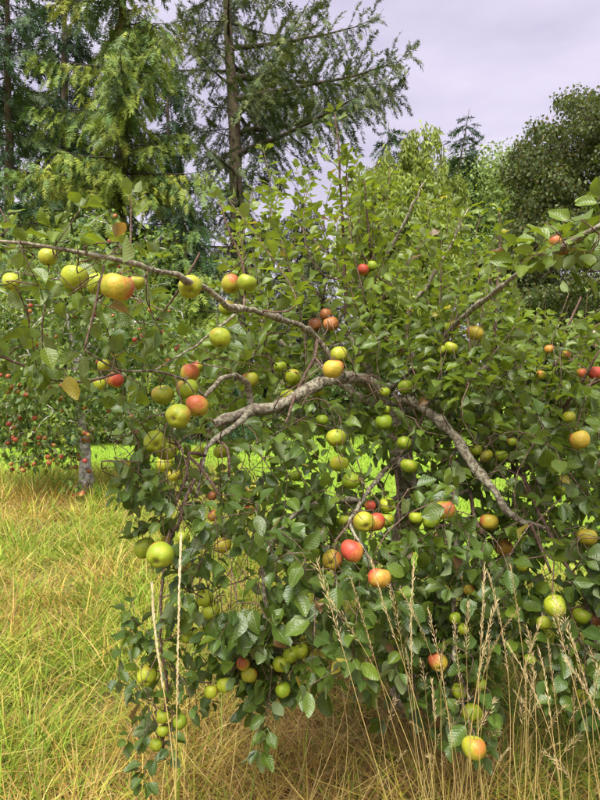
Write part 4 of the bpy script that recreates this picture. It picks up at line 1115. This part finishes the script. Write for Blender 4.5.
# red-fruited apple tree with the pale trunk
def build_red_tree():
    d = 10.4
    spots = [(4,420),(20,418),(9,424),(11,440),(30,440),(25,444),(35,418),(22,468),(28,465),(34,464),(45,438),(54,445),(48,457),(54,460),(49,463),(4,455),(8,443),(78,455),(79,459),(85,461),(76,467),
             (84,433),(88,435),(84,440),(78,494),(83,493),(109,411),(24,405),(82,403),(63,288),(67,294),(73,295),(80,287),(88,290),(63,310),(45,335),(38,344),(20,385),(26,395),(4,372),(12,388),
             (163,346),(176,349),(178,347),(163,332),(164,366),(146,345),(148,350),(135,340),(130,412),(80,401),(103,385),(140,330),(60,400),(40,378),(95,315),(110,330),(125,300),(150,310)]
    ex = np.array([at(x + q, y - 7, d - (1.3 if y < 400 else 0.75)) for x, y in spots for q in (-5, 6)])
    b = at(88, 495, d); b[2] = 0.0
    cc = at(75, 335, d)
    root, lp, W = broadleaf('apple_tree', b, 4.5, 0.105, cc, (2.2, 1.7, 1.75), 9, 400, 30, 0.10,
                  [(0.10, 0.18, 0.025), (0.14, 0.22, 0.03), (0.20, 0.28, 0.05), (0.07, 0.13, 0.02)], 5,
                  'apple tree with pale bare trunk and small red apples, standing in tall dry grass', M_PALEBARK, clump=0.16, fork=0.45, hollow=0.25, lump=0.3, extra=ex, leaf_t=SMALL_LEAF, clear=[(87, 452, 10, 48, 0.85, 10.4), (30, 458, 90, 26, 0.5, 99), (150, 458, 60, 30, 0.75, 99)])
    r = np.random.default_rng(8)
    # fruit: photograph positions of the clear clusters, then more through the crown
    n = 0
    ms = []
    for mm in (M_SMALLRED, M_SMALLYEL, M_SMALLRED):
        g = apple_geo(20 + n, 0.0, 12, 9)[0]; n += 1
        ms.append((np_mesh('small_apple', g.V, g.loops, g.totals, mm), 0.5, -0.6))
    stems = []
    def rlabel(c):
        x, y, _ = proj(c); x, y = x[0], y[0]
        if 70 < x < 95 and y > 395: return 'small red apple hanging against the pale bare trunk'
        if y > 400 and x <= 70: return 'small red apple in the low drooping bunches over the bright lawn'
        if y > 400: return 'small red apple low on the spike side of the pale trunk'
        if y < 315: return 'small red apple in the thin top of the pale trunked tree'
        return 'small red apple in the middle of the pale trunked tree crown'
    def one(c, D):
        top = place_apple(c, D, 'x', 0, rlabel(c), r, rlabel(c), False, 'apple', ms[r.integers(0, 3)])
        a = W.nearest(c, None, 0.02)
        stems.append(tube(grow_path(a, c + np.array([0, 0, D * 0.3]), unit(np.array([0, 0, 1.0]) + r.normal(0, 0.3, 3)), r, 0, 0.05), np.full(max(3, int(np.linalg.norm(c + np.array([0, 0, D * 0.3]) - a) / 0.06)), 0.005), 4))
    more = [(x + r.normal(0, 6), y + r.normal(0, 4)) for x, y in spots if y > 330 and r.random() < 0.8]
    for x, y in spots + more:
        one(at(x, y, d - 1.35 + r.normal(0, 0.12) if y < 400 else d - 0.75 + r.normal(0, 0.25)), 0.062 + 0.025 * r.random())
    for q in lp[r.choice(len(lp), 95, replace=False)]:
        one(q + np.array([0, -0.05, -0.05]), 0.055 + 0.025 * r.random())
    V, l, t, _, _ = merge(stems)
    o = link(bpy.data.objects.new('spurs', np_mesh('spurs', V - b, l, t, M_TWIG)), root); tag(o, kind='stuff')
build_red_tree()

def spray_template(seed, pairs=8, wid=0.058, ln=0.40, droop=0.14):
    q = random.Random(seed)
    V, P = [], []
    for k in range(pairs):
        for sg in (-1, 1):
            s = min(0.97, max(0.03, 0.06 + 0.86 * (k + q.uniform(-0.4, 0.4)) / (pairs - 1)))
            L = ln * (1 - 0.5 * s) * q.uniform(0.5, 1.25); fw = q.uniform(0.35, 1.1); lift = q.uniform(-0.35, 0.25)
            i = len(V); z = -droop * s * s
            V += [(0, s - wid, z), (0, s + wid, z + q.uniform(-0.03, 0.03)), (sg * L, s + L * fw, z + L * lift)]
            P.append((i, i + 1, i + 2) if sg > 0 else (i + 1, i, i + 2))
    i = len(V); V += [(-0.06, 0.8, -droop * .7), (0.06, 0.8, -droop * .7), (q.uniform(-.1, .1), 1.15, -droop * 1.3)]; P.append((i, i + 1, i + 2))
    return Template(V, P, np.zeros((len(V), 2)))
SPRAYS = [spray_template(k) for k in range(4)]

def conifer(base, H, r0, zlo, prof, n_limb, seed, label, tints, droop=0.3, lift=0.15, hang=0.5, spray=0.5, step=0.34, lean=(0, 0), limb_parts=False, density=1.0, side_len=0.34, name='conifer', sectors=None, bark=None, upmix=0.0, trunk_clear=0.0, front=False):
    r = np.random.default_rng(seed)
    base = np.array(base, float)
    root = empty(name, base); tag(root, label, 'tree')
    n = 24; tt = np.linspace(0, 1, n)
    P = base + np.stack([lean[0] * tt ** 1.3, lean[1] * tt, H * tt], 1) + np.cumsum(r.normal(0, 0.035, (n, 3)), 0) * np.array([1, 1, 0])
    P[0, 2] -= 0.2
    R = r0 * (1 - 0.93 * tt) * (1 + 0.5 * np.exp(-tt * 40))
    V, l, t, _, _ = tube(P, R, 12, 0.05, r)
    bark = bark or M_CONBARK
    link(bpy.data.objects.new('trunk', np_mesh('trunk', V - base, l, t, bark)), root)
    tubes, sp, sd = [], [], []
    for i in range(n_limb):
        f = (i + r.random()) / n_limb
        z = zlo + (H * 0.985 - zlo) * f
        tz = z / H
        if z > 0.72 * base[1] + 2.5: continue                # far above anything in view
        c = np.array([np.interp(tz, tt, P[:, k]) for k in range(3)])
        L = prof(tz) * (0.7 + 0.5 * r.random())
        az = i * 2.399 + r.normal(0, 0.3)
        if front and i % 3 == 0: az = -math.pi / 2 + r.normal(0, 0.55); L *= 0.75   # extra boughs on the open, sunny side
        if sectors is not None: L *= sectors(az, tz)
        if L < 0.25: continue
        d = np.array([math.cos(az), math.sin(az), 0])
        m = max(6, int(L / 0.3)); s = np.linspace(0, 1, m)
        path = c + d * (L * s)[:, None]
        dr = droop * (0.7 + 0.6 * r.random())
        path[:, 2] += L * (0.10 * s - dr * s ** 1.4 + lift * s ** 3)
        path += np.cumsum(r.normal(0, 0.02 * L / m * 3, (m, 3)), 0)
        rl = 0.02 + 0.010 * L
        tubes.append((path, rl, 0.006))
        # side twigs
        tan = unit(np.gradient(path, axis=0))
        k = int(L / step * 2 * density) + 2
        for q in range(k):
            ss = 0.03 + 0.97 * ((q + r.random()) / k)
            o = np.array([np.interp(ss, s, path[:, e]) for e in range(3)]); tg = np.array([np.interp(ss, s, tan[:, e]) for e in range(3)])
            side = np.cross(tg, [0, 0, 1.0]) * (1 if q % 2 else -1)
            l2 = min(2.2, side_len * L * (1.15 - 0.8 * ss)) * (0.6 + 0.7 * r.random()) + 0.25
            hg = hang if r.random() > upmix else -0.7 * r.random()
            dd = unit(side * 0.75 + tg * 0.65 + np.array([0, 0, -hg * (0.4 + r.random())]))
            nn = max(2, int(l2 / (spray * 0.42)))
            v = (np.arange(nn) + 0.3) / nn
            pp = o + dd * (l2 * v)[:, None]; pp[:, 2] -= hg * 0.5 * l2 * v ** 2
            sp.append(pp)
            ax = dd + np.stack([np.zeros(nn), np.zeros(nn), -hg * v * 1.0], 1) + r.normal(0, 0.25, (nn, 3))
            sd.append(ax)
            if q % 3 == 0:
                tubes.append((np.array([o, o + dd * l2 * 0.5 - np.array([0, 0, hg * 0.12 * l2]), o + dd * l2 - np.array([0, 0, hg * 0.5 * l2])]), 0.012, 0.005))
    if limb_parts:
        big = sorted([q for q in tubes if q[1] > 0.05], key=lambda q: -q[1])[:60]
        ids = {id(q[0]) for q in big}
        for p, a, b_ in big:
            V, l, t, _, _ = tube(p, np.linspace(a, b_, len(p)) * 1.5, 7, 0.05, r)
            link(bpy.data.objects.new('limb', np_mesh('limb', V - base, l, t, M_DARKBARK)), root)
        tubes = [q for q in tubes if id(q[0]) not in ids]
    V, l, t, _, _ = merge([tube(p, np.linspace(a, b_, len(p)), 4, 0.0, r) for p, a, b_ in tubes])
    o = link(bpy.data.objects.new('branches', np_mesh('branches', V - base, l, t, M_DARKBARK)), root); tag(o, kind='stuff')
    sp = np.concatenate(sp); sd = np.concatenate(sd); n = len(sp)
    ok = (sp[:, 2] > 0.15) & (np.abs(sp[:, 0]) < 0.58 * sp[:, 1]); sp, sd = sp[ok], sd[ok]; n = len(sp)
    if trunk_clear:                                        # the trunk stays mostly bare of twigs on its open side
        tx = np.interp(sp[:, 2] / H, tt, P[:, 0]); ok = ~((np.abs(sp[:, 0] - tx) < 0.65) & (sp[:, 1] < base[1]) & (r.random(n) < trunk_clear))
        sp, sd = sp[ok], sd[ok]; n = len(sp)
    sz = spray * (0.6 + 0.7 * r.random(n))
    tints = np.array(tints)
    # colour belongs to whole boughs: choose per area
    w = vnoise(sp[:, 0] * 1.3 + sp[:, 1], sp[:, 2] * 1.2 + sp[:, 1] * 0.7, 1.6) * len(tints) * 1.1 - 0.05 * len(tints) + r.normal(0, 0.35, n)
    tn = tints[np.clip(w.astype(int), 0, len(tints) - 1)] * (0.7 + 0.6 * r.random(n))[:, None]
    Fm = frames(sd, np.array([0, 0, 1.0]), 0.55, r) * sz[:, None, None]; Fm[:, :, 0] *= (0.7 + 0.6 * r.random(n))[:, None]; ti = r.integers(0, 4, n)
    V, l, t, uv, tc = merge([scatter(SPRAYS[k], Fm[ti == k], sp[ti == k] - base, tn[ti == k]) for k in range(4)])
    o = link(bpy.data.objects.new('crown', np_mesh('crown', V, l, t, M_NEEDLE, None, tc, smooth=False)), root); tag(o, kind='stuff')
    print(label[:30], 'sprays', n)

def g(px, d): return np.array([(px - 300) / F * d, d, 0.0])

YG = [(0.18, 0.24, 0.03), (0.12, 0.185, 0.03), (0.25, 0.28, 0.03), (0.09, 0.15, 0.03)]
MG = [(0.05, 0.105, 0.035), (0.075, 0.14, 0.035), (0.035, 0.08, 0.03), (0.10, 0.165, 0.04)]
DG = [(0.026, 0.056, 0.024), (0.038, 0.076, 0.028), (0.052, 0.095, 0.034)]
BG = [(0.06, 0.115, 0.055), (0.05, 0.10, 0.042), (0.08, 0.13, 0.045), (0.08, 0.13, 0.035)]
OG = [(0.09, 0.125, 0.04), (0.07, 0.105, 0.036), (0.13, 0.155, 0.045), (0.055, 0.085, 0.033)]

def cone(R, top=1.0, p=0.8): return lambda t: R * max(0.03, (top - t)) ** p
conifer(g(12, 28), 26, 0.34, 1.5, cone(5.0), 84, 31, 'blue green conifer with a straight bare brown trunk section', BG, droop=0.35, hang=0.6, spray=0.56, density=1.35,
        sectors=lambda az, t: 0.35 if (math.sin(az) < -0.1 and 0.36 < t < 0.58) else 1.0)
conifer(g(118, 26), 27, 0.42, 0.8, cone(6.0, 1.0, 0.7), 118, 32, 'big yellow green spruce with hanging curtains of twigs', [MG[1], YG[1], YG[0], MG[3], YG[2], YG[0]], droop=0.42, lift=0.2, hang=0.95, spray=0.46, density=1.2, front=True,
        sectors=lambda az, t: 0.7 if math.cos(az) > 0.5 and 0.42 < t < 0.55 else (1.1 if math.sin(az) < -0.4 else 1.0))
conifer(g(62, 35), 30, 0.45, 1.0, cone(6.4), 80, 33, 'dark blue green spruce standing behind the yellow green one', DG, droop=0.35, hang=0.7, spray=0.75, density=1.45)
conifer(g(168, 40), 25, 0.4, 1.0, cone(5.4), 66, 44, 'dark spruce between the yellow green one and the tall fir', DG, droop=0.35, hang=0.7, spray=0.85, density=0.9)
conifer(g(243, 30), 32, 0.50, 7.6, lambda t: 7.7 * (1 if t < 0.75 else max(0.05, (1 - t) * 4)), 74, 34, 'tall sparse fir with thick bare trunk and long level limbs against the sky', OG, droop=0.12, lift=0.12, hang=0.75, upmix=0.40,
        spray=0.42, step=0.30, lean=(-1.2, 0), limb_parts=True, density=1.45, side_len=0.20,
        trunk_clear=0.75,
        sectors=lambda az, t: ((1.0 if 0.41 < t < 0.62 else 0.36) if math.cos(az) > 0.25 else 0.40 if math.cos(az) < -0.25 else 0.5))
conifer(g(188, 25), 10.0, 0.16, 0.5, cone(3.7, 1.0, 0.6), 62, 35, 'young weeping green spruce in front of the tall fir trunk', MG + YG[:1], droop=0.4, hang=1.0, spray=0.46, density=1.4)
conifer(g(40, 23), 9.2, 0.15, 0.5, cone(3.6, 1.0, 0.6), 60, 36, 'young light green spruce below the blue green conifer', YG + MG, droop=0.4, hang=0.9, spray=0.46, density=1.4)
conifer(g(300, 30), 11.5, 0.2, 0.6, cone(4.0, 1.0, 0.6), 58, 37, 'drooping olive green conifer beside the tall fir trunk', [(0.09, 0.11, 0.03), (0.06, 0.085, 0.03), (0.12, 0.135, 0.04)], droop=0.45, hang=1.1, spray=0.5, density=1.3)
conifer(g(388, 42), 20.5, 0.3, 3, cone(4.6, 1.0, 0.7), 56, 38, 'dark pointed conifer behind the tip of the long fir limb', DG, droop=0.2, hang=0.5, spray=0.75, density=1.0)
conifer(g(424, 46), 23.4, 0.3, 4, cone(4.8, 1.0, 0.85), 64, 39, 'dark open conifer with leaning top against the sky', DG, droop=0.1, lift=0.3, hang=0.35, spray=0.8, lean=(3.6, 0), density=0.8)

broadleaf('willow', g(410, 24), 12, 0.22, at(404, 238, 24), (2.2, 2.2, 3.7), 12, 420, 150, 0.24,
          [(0.22, 0.29, 0.03), (0.28, 0.33, 0.04), (0.16, 0.23, 0.025)], 41, 'weeping light yellow green tree rising behind the apple shoots', M_DARKBARK, weep=1.3, clump=1.0, leaf_t=NARROW_LEAF)
broadleaf('broadleaf_tree', g(488, 48), 20, 0.35, at(486, 230, 48), (4.6, 4, 5.8), 12, 330, 150, 0.26,
          [(0.19, 0.28, 0.07), (0.24, 0.33, 0.10), (0.14, 0.22, 0.06)], 42, 'pale green distant tree between the willow and the big dark tree', M_DARKBARK, clump=0.8)
broadleaf('broadleaf_tree', g(640, 22), 14.5, 0.36, at(636, 250, 22), (4.8, 4.2, 6.1), 16, 1300, 150, 0.135,
          [(0.060, 0.088, 0.020), (0.078, 0.105, 0.022), (0.046, 0.072, 0.018), (0.068, 0.092, 0.020), (0.12, 0.105, 0.032)], 43, 'big dark olive broadleaf tree with dense rounded crown and tan seed clusters', M_DARKBARK, clump=0.27, lump=0.15, hollow=0.5)
# shrubs under and between the tall trees
r_ = np.random.default_rng(50)
SH = [('dark evergreen shrub under the blue green conifer', -10, 27, 2.2, 0), ('dark shrub between the spruces', 70, 29, 2.6, 0), ('rounded green shrub behind the pale apple trunk', 130, 30, 2.2, 1),
      ('wide dark shrub below the tall fir', 225, 32, 3.0, 0), ('green shrub beside the drooping olive conifer', 330, 30, 2.4, 1), ('dark shrub below the willow', 420, 31, 2.6, 0),
      ('dark shrub beneath the pale distant tree', 500, 30, 2.8, 0), ('shaded shrub under the big dark broadleaf tree', 580, 26, 2.6, 0), ('shaded shrub beyond the big dark broadleaf tree', 660, 28, 2.8, 0)]
for lab, x, d, R, k in SH:
    c = g(x, d) + np.array([0, 0, R * 0.75])
    broadleaf('evergreen_shrub' if not k else 'green_shrub', g(x, d), 2 * R, 0.08, c, (R * 1.15, R, R * 0.95), 6, 110, 60, 0.24,
              [(0.03, 0.06, 0.02), (0.045, 0.085, 0.025)] if not k else [(0.08, 0.15, 0.03), (0.11, 0.19, 0.04)], 60 + x % 37, lab, M_DARKBARK, clump=0.35, lump=0.2, group=None)

# pink-flowered shrubs at the far side of the lawn
def flower_shrub(x, d, R, seed, label):
    r = np.random.default_rng(seed)
    b = g(x, d)
    root, lp, W = broadleaf('flowering_shrub', b, R * 1.8, 0.05, b + np.array([0, 0, R * 0.8]), (R * 1.2, R, R * 0.75), 5, 60, 34, 0.15, [(0.09, 0.15, 0.04), (0.12, 0.19, 0.05)], seed, label, M_DARKBARK, clump=0.25)
    q = lp[r.choice(len(lp), 36)] ; q = q + unit(q - (b + np.array([0, 0, R * 0.6]))) * 0.15
    n = 26
    P = (q[:, None, :] + unit(r.normal(0, 1, (36, n, 3))) * 0.11).reshape(-1, 3)
    c = np.array([[0.75, 0.52, 0.52], [0.8, 0.66, 0.62], [0.7, 0.44, 0.44]])[r.integers(0, 3, len(P))]
    V, l, t, uv, tc = scatter(SMALL_LEAF, frames(r.normal(0, 1, P.shape), np.array([0, 0, 1.0]), 0.8, r) * 0.09, P - b, c)
    o = link(bpy.data.objects.new('blossom', np_mesh('blossom', V, l, t, M_LEAF_FAR, uv, tc)), root); tag(o, kind='stuff')
flower_shrub(5, 21, 0.9, 71, 'pale pink flowering shrub at the far side of the lawn')
flower_shrub(140, 22, 0.9, 72, 'pale pink flowering shrub right behind the pale trunked apple tree')

# ---------------------------------------------------------------- tall grass stalks
def mat_stalk():
    m, nt = new_mat('dry_stalk'); t = NT(nt)
    tint = t.n('ShaderNodeAttribute', attribute_name='tint').outputs['Color']
    pos = t.n('ShaderNodeNewGeometry').outputs['Position']
    c = t.mix(t.noise(pos, 90, 3), t.mix(1.0, tint, (0.7, 0.7, 0.7), 'MULTIPLY'), tint)
    t.out(t.pbsdf(c, 0.6, 0.3))
    return m
M_DRY = mat_stalk()
SPIKELET = Template([(0, 0, 0), (-0.09, 0.42, 0.05), (0.09, 0.42, 0.05), (0, 0.42, -0.09), (0, 1, 0)],
                    [(0, 2, 1), (0, 1, 3), (0, 3, 2), (1, 2, 4), (3, 1, 4), (2, 3, 4)])

def stalk(foot, tip, mid, w, head, kind, label, group, r, green=0.5):
    """foot, tip, mid: world points; head: fraction of the stalk that carries the seed head"""
    root = empty('grass_stalk', foot); tag(root, label, 'grass', group)
    s = np.linspace(0, 1, 26)[:, None]
    c = 2 * mid - 0.5 * (foot + tip)
    P = (1 - s) ** 2 * foot + 2 * s * (1 - s) * c + s * s * tip
    P = P + np.sin(s * 9 + r.random() * 6) * 0.004 * r.normal(0, 1, (1, 3))
    V, l, t, _, _ = tube(P, np.linspace(w, w * 0.4, 26), 5)
    straw = np.array([0.56, 0.41, 0.16]); gr = np.array([0.32, 0.34, 0.045])
    cc = np.repeat(gr * green + straw * (1 - green), 1, axis=0)
    k = np.clip((s[:, 0] - 0.25) / 0.5, 0, 1)[:, None]
    tn = np.repeat((gr * green + straw * (1 - green)) * (1 - k) + straw * 1.05 * k, 5, axis=0)
    link(bpy.data.objects.new('stem', np_mesh('stem', V - foot, l, t, M_DRY, None, tn)), root)
    L = np.linalg.norm(tip - foot)
    fine = 1.0
    if kind == 'spike':
        n = int(head * L / 0.0075); f = 1 - head + head * np.linspace(0, 1, n)
    else:
        fine = 0.7 + 0.5 * r.random(); n = int(head * L / (0.0030 + 0.0018 * r.random())); f = 1 - head + head * np.linspace(0, 1, n) ** 0.9
    pos = np.stack([np.interp(f, s[:, 0], P[:, q]) for q in range(3)], 1)
    tan = unit(np.stack([np.interp(f, s[:, 0], np.gradient(P[:, q])) for q in range(3)], 1))
    az = np.arange(n) * (np.pi if kind == 'spike' else 2.4) + r.normal(0, 0.3, n)
    u = unit(np.cross(tan, [0.2, 1, 0.1])); v = np.cross(tan, u)
    o = np.cos(az)[:, None] * u + np.sin(az)[:, None] * v
    env = np.sin(np.pi * np.clip((f - (1 - head)) / head * 0.92 + 0.08, 0, 1)) ** 0.6
    if kind == 'spike':
        dd = unit(tan + 0.16 * o); sz = 0.016 * (0.75 + 0.5 * r.random(n)); pp = pos
    else:
        spread = 0.55 if kind == 'open' else 0.3
        pp = pos + (o + tan * 1.3) * ((0.007 if kind == 'open' else 0.003) * env * r.random(n))[:, None]
        dd = unit(tan + spread * o + r.normal(0, 0.15, (n, 3))); sz = (0.016 if kind == 'open' else 0.0140) * fine * (0.7 + 0.6 * r.random(n))
    fat = 0.85 if kind == 'spike' else 0.55
    Mx = frames(dd, np.array([0, -1.0, 0.3]), 0.4, r) * sz[:, None, None]; Mx[:, :, 0] *= fat; Mx[:, :, 2] *= fat
    tn = np.array([0.62, 0.49, 0.27]) * (0.65 + 0.6 * r.random(n))[:, None]
    if kind == 'spike': tn = np.array([0.66, 0.57, 0.38]) * (0.75 + 0.4 * r.random(n))[:, None]
    V, l, t, uv, tc = scatter(SPIKELET, Mx, pp - foot, tn)
    link(bpy.data.objects.new('seed_head', np_mesh('seed_head', V, l, t, M_DRY, None, tc, smooth=False)), root)

def build_stalks():
    r = np.random.default_rng(77)
    def foot_at(px, py, d):
        p = at(px, py, d); p[2] = float(ground_h(p[0], p[1])); return p
    dd = 1.30
    f = foot_at(173, 1100, dd); stalk(f, at(181, 536, dd), at(176, 770, dd), 0.0022, 0.40, 'spike', 'straight bleached grass spike rising past the large yellow green apple', None, r, 0.75)
    f = foot_at(178, 1100, dd + 0.02); stalk(f, at(151, 588, dd + 0.02), at(170, 770, dd + 0.02), 0.0020, 0.34, 'spike', 'leaning bleached grass spike beside the straight one', None, r, 0.7)
    # dry stalks on the right: tip x, tip y, foot x at y=800
    S = [(318,563,400,1.6,'open'),(330,600,440,1.65,'open'),(352,580,420,1.6,'tight'),(372,560,436,1.6,'tight'),(388,585,440,1.7,'open'),(362,640,410,1.8,'tight'),(400,590,430,1.7,'tight'),
         (412,560,440,1.6,'tight'),(428,610,452,1.7,'open'),(444,640,462,1.8,'tight'),(455,620,470,1.75,'open'),(483,565,500,1.6,'tight'),(488,572,492,1.65,'tight'),(497,600,505,1.7,'tight'),(470,600,496,1.7,'open'),
         (512,565,520,1.6,'tight'),(520,610,528,1.7,'tight'),(528,630,536,1.75,'open'),(540,615,552,1.7,'tight'),(548,640,556,1.8,'tight'),(556,600,572,1.65,'open'),(558,602,640,1.5,'open'),(566,660,572,1.8,'tight'),
         (577,680,574,1.85,'tight'),(536,650,520,1.8,'tight'),(505,640,530,1.8,'tight'),(590,650,596,1.8,'open'),(480,660,470,1.85,'tight'),(420,660,446,1.9,'open'),(405,650,412,1.9,'tight'),
         (432,680,420,1.95,'tight'),(460,700,480,1.95,'open'),(516,690,508,1.95,'tight'),(555,720,560,2.0,'tight'),(540,700,545,2.0,'open'),(572,640,590,1.75,'tight'),(495,700,486,2.0,'open'),(526,660,514,1.85,'tight'),
         (342,690,330,1.9,'thin'),(350,680,300,1.9,'thin'),(395,700,380,1.95,'open'),(410,720,418,2.0,'tight'),(448,715,436,2.0,'open'),(586,700,600,1.9,'tight'),(604,640,622,1.7,'open'),
         (436,735,430,2.0,'tight'),(452,752,460,2.0,'open'),(470,735,452,2.0,'tight'),(500,730,512,2.0,'open'),(508,748,500,2.0,'tight'),(530,738,538,2.0,'tight'),(545,752,536,2.0,'open'),(562,742,574,2.0,'tight'),
         (580,735,570,2.0,'open'),(592,748,602,2.0,'tight'),(428,756,420,2.0,'open'),(405,752,412,2.0,'tight'),(522,700,540,1.9,'open'),(568,705,556,1.9,'open'),(536,676,548,1.85,'tight'),(487,640,480,1.8,'open')]
    def where(tx, ty):
        a = 'before the red apples' if tx < 395 else 'before the blotched yellow apple' if tx < 450 else 'around the two lowest yellow apples' if tx < 500 else 'before the large shaded green apple' if tx < 552 else 'before the brown rotten apples'
        return ('tall, ' if ty < 625 else 'short, ') + a
    for i, (tx, ty, fx, d, k) in enumerate(S):
        f = foot_at(fx + (fx - tx) * 0.3 + r.normal(0, 14), 900, d * (1.02 + 0.1 * r.random())); t = at(tx, ty, d)
        m = (f + t) / 2 + np.array([r.normal(0, 0.07), r.normal(0, 0.06), 0.06])
        if k == 'thin': stalk(f, t, m, 0.0012, 0.10, 'tight', 'thin dry grass stalk in the open gap between hanging boughs', 'thin dry stalks', r, 0.3)
        else:
            stalk(f, t, m, 0.0010 + 0.0006 * r.random(), (0.20 if k == 'open' else 0.24) * (0.8 + 0.5 * r.random()), k,
                  ('loose feathery dry grass stalk ' if k == 'open' else 'narrow headed straw coloured grass stalk ') + where(tx, ty), ('feathery' if k == 'open' else 'narrow headed') + ' dry stalks ' + where(tx, ty), r, r.random() * 0.7)
    # faint dry stalks in the meadow by the pale trunked tree
    for tx, ty, fx, fy in ((48,500,20,600),(60,510,45,560),(82,520,66,575),(130,500,90,620),(20,520,2,640),(140,525,120,570)):
        d = CAM_H * F / (fy - 400) ; f = foot_at(fx, fy, d); t = at(tx, ty, d * 0.97)
        stalk(f, t, (f + t) / 2 + np.array([0.01, 0, 0.03]), 0.0024, 0.15, 'tight', 'pale bent grass stalk in the open meadow near the pale trunked tree', 'pale stalks in the meadow', r, 0.1)
build_stalks()
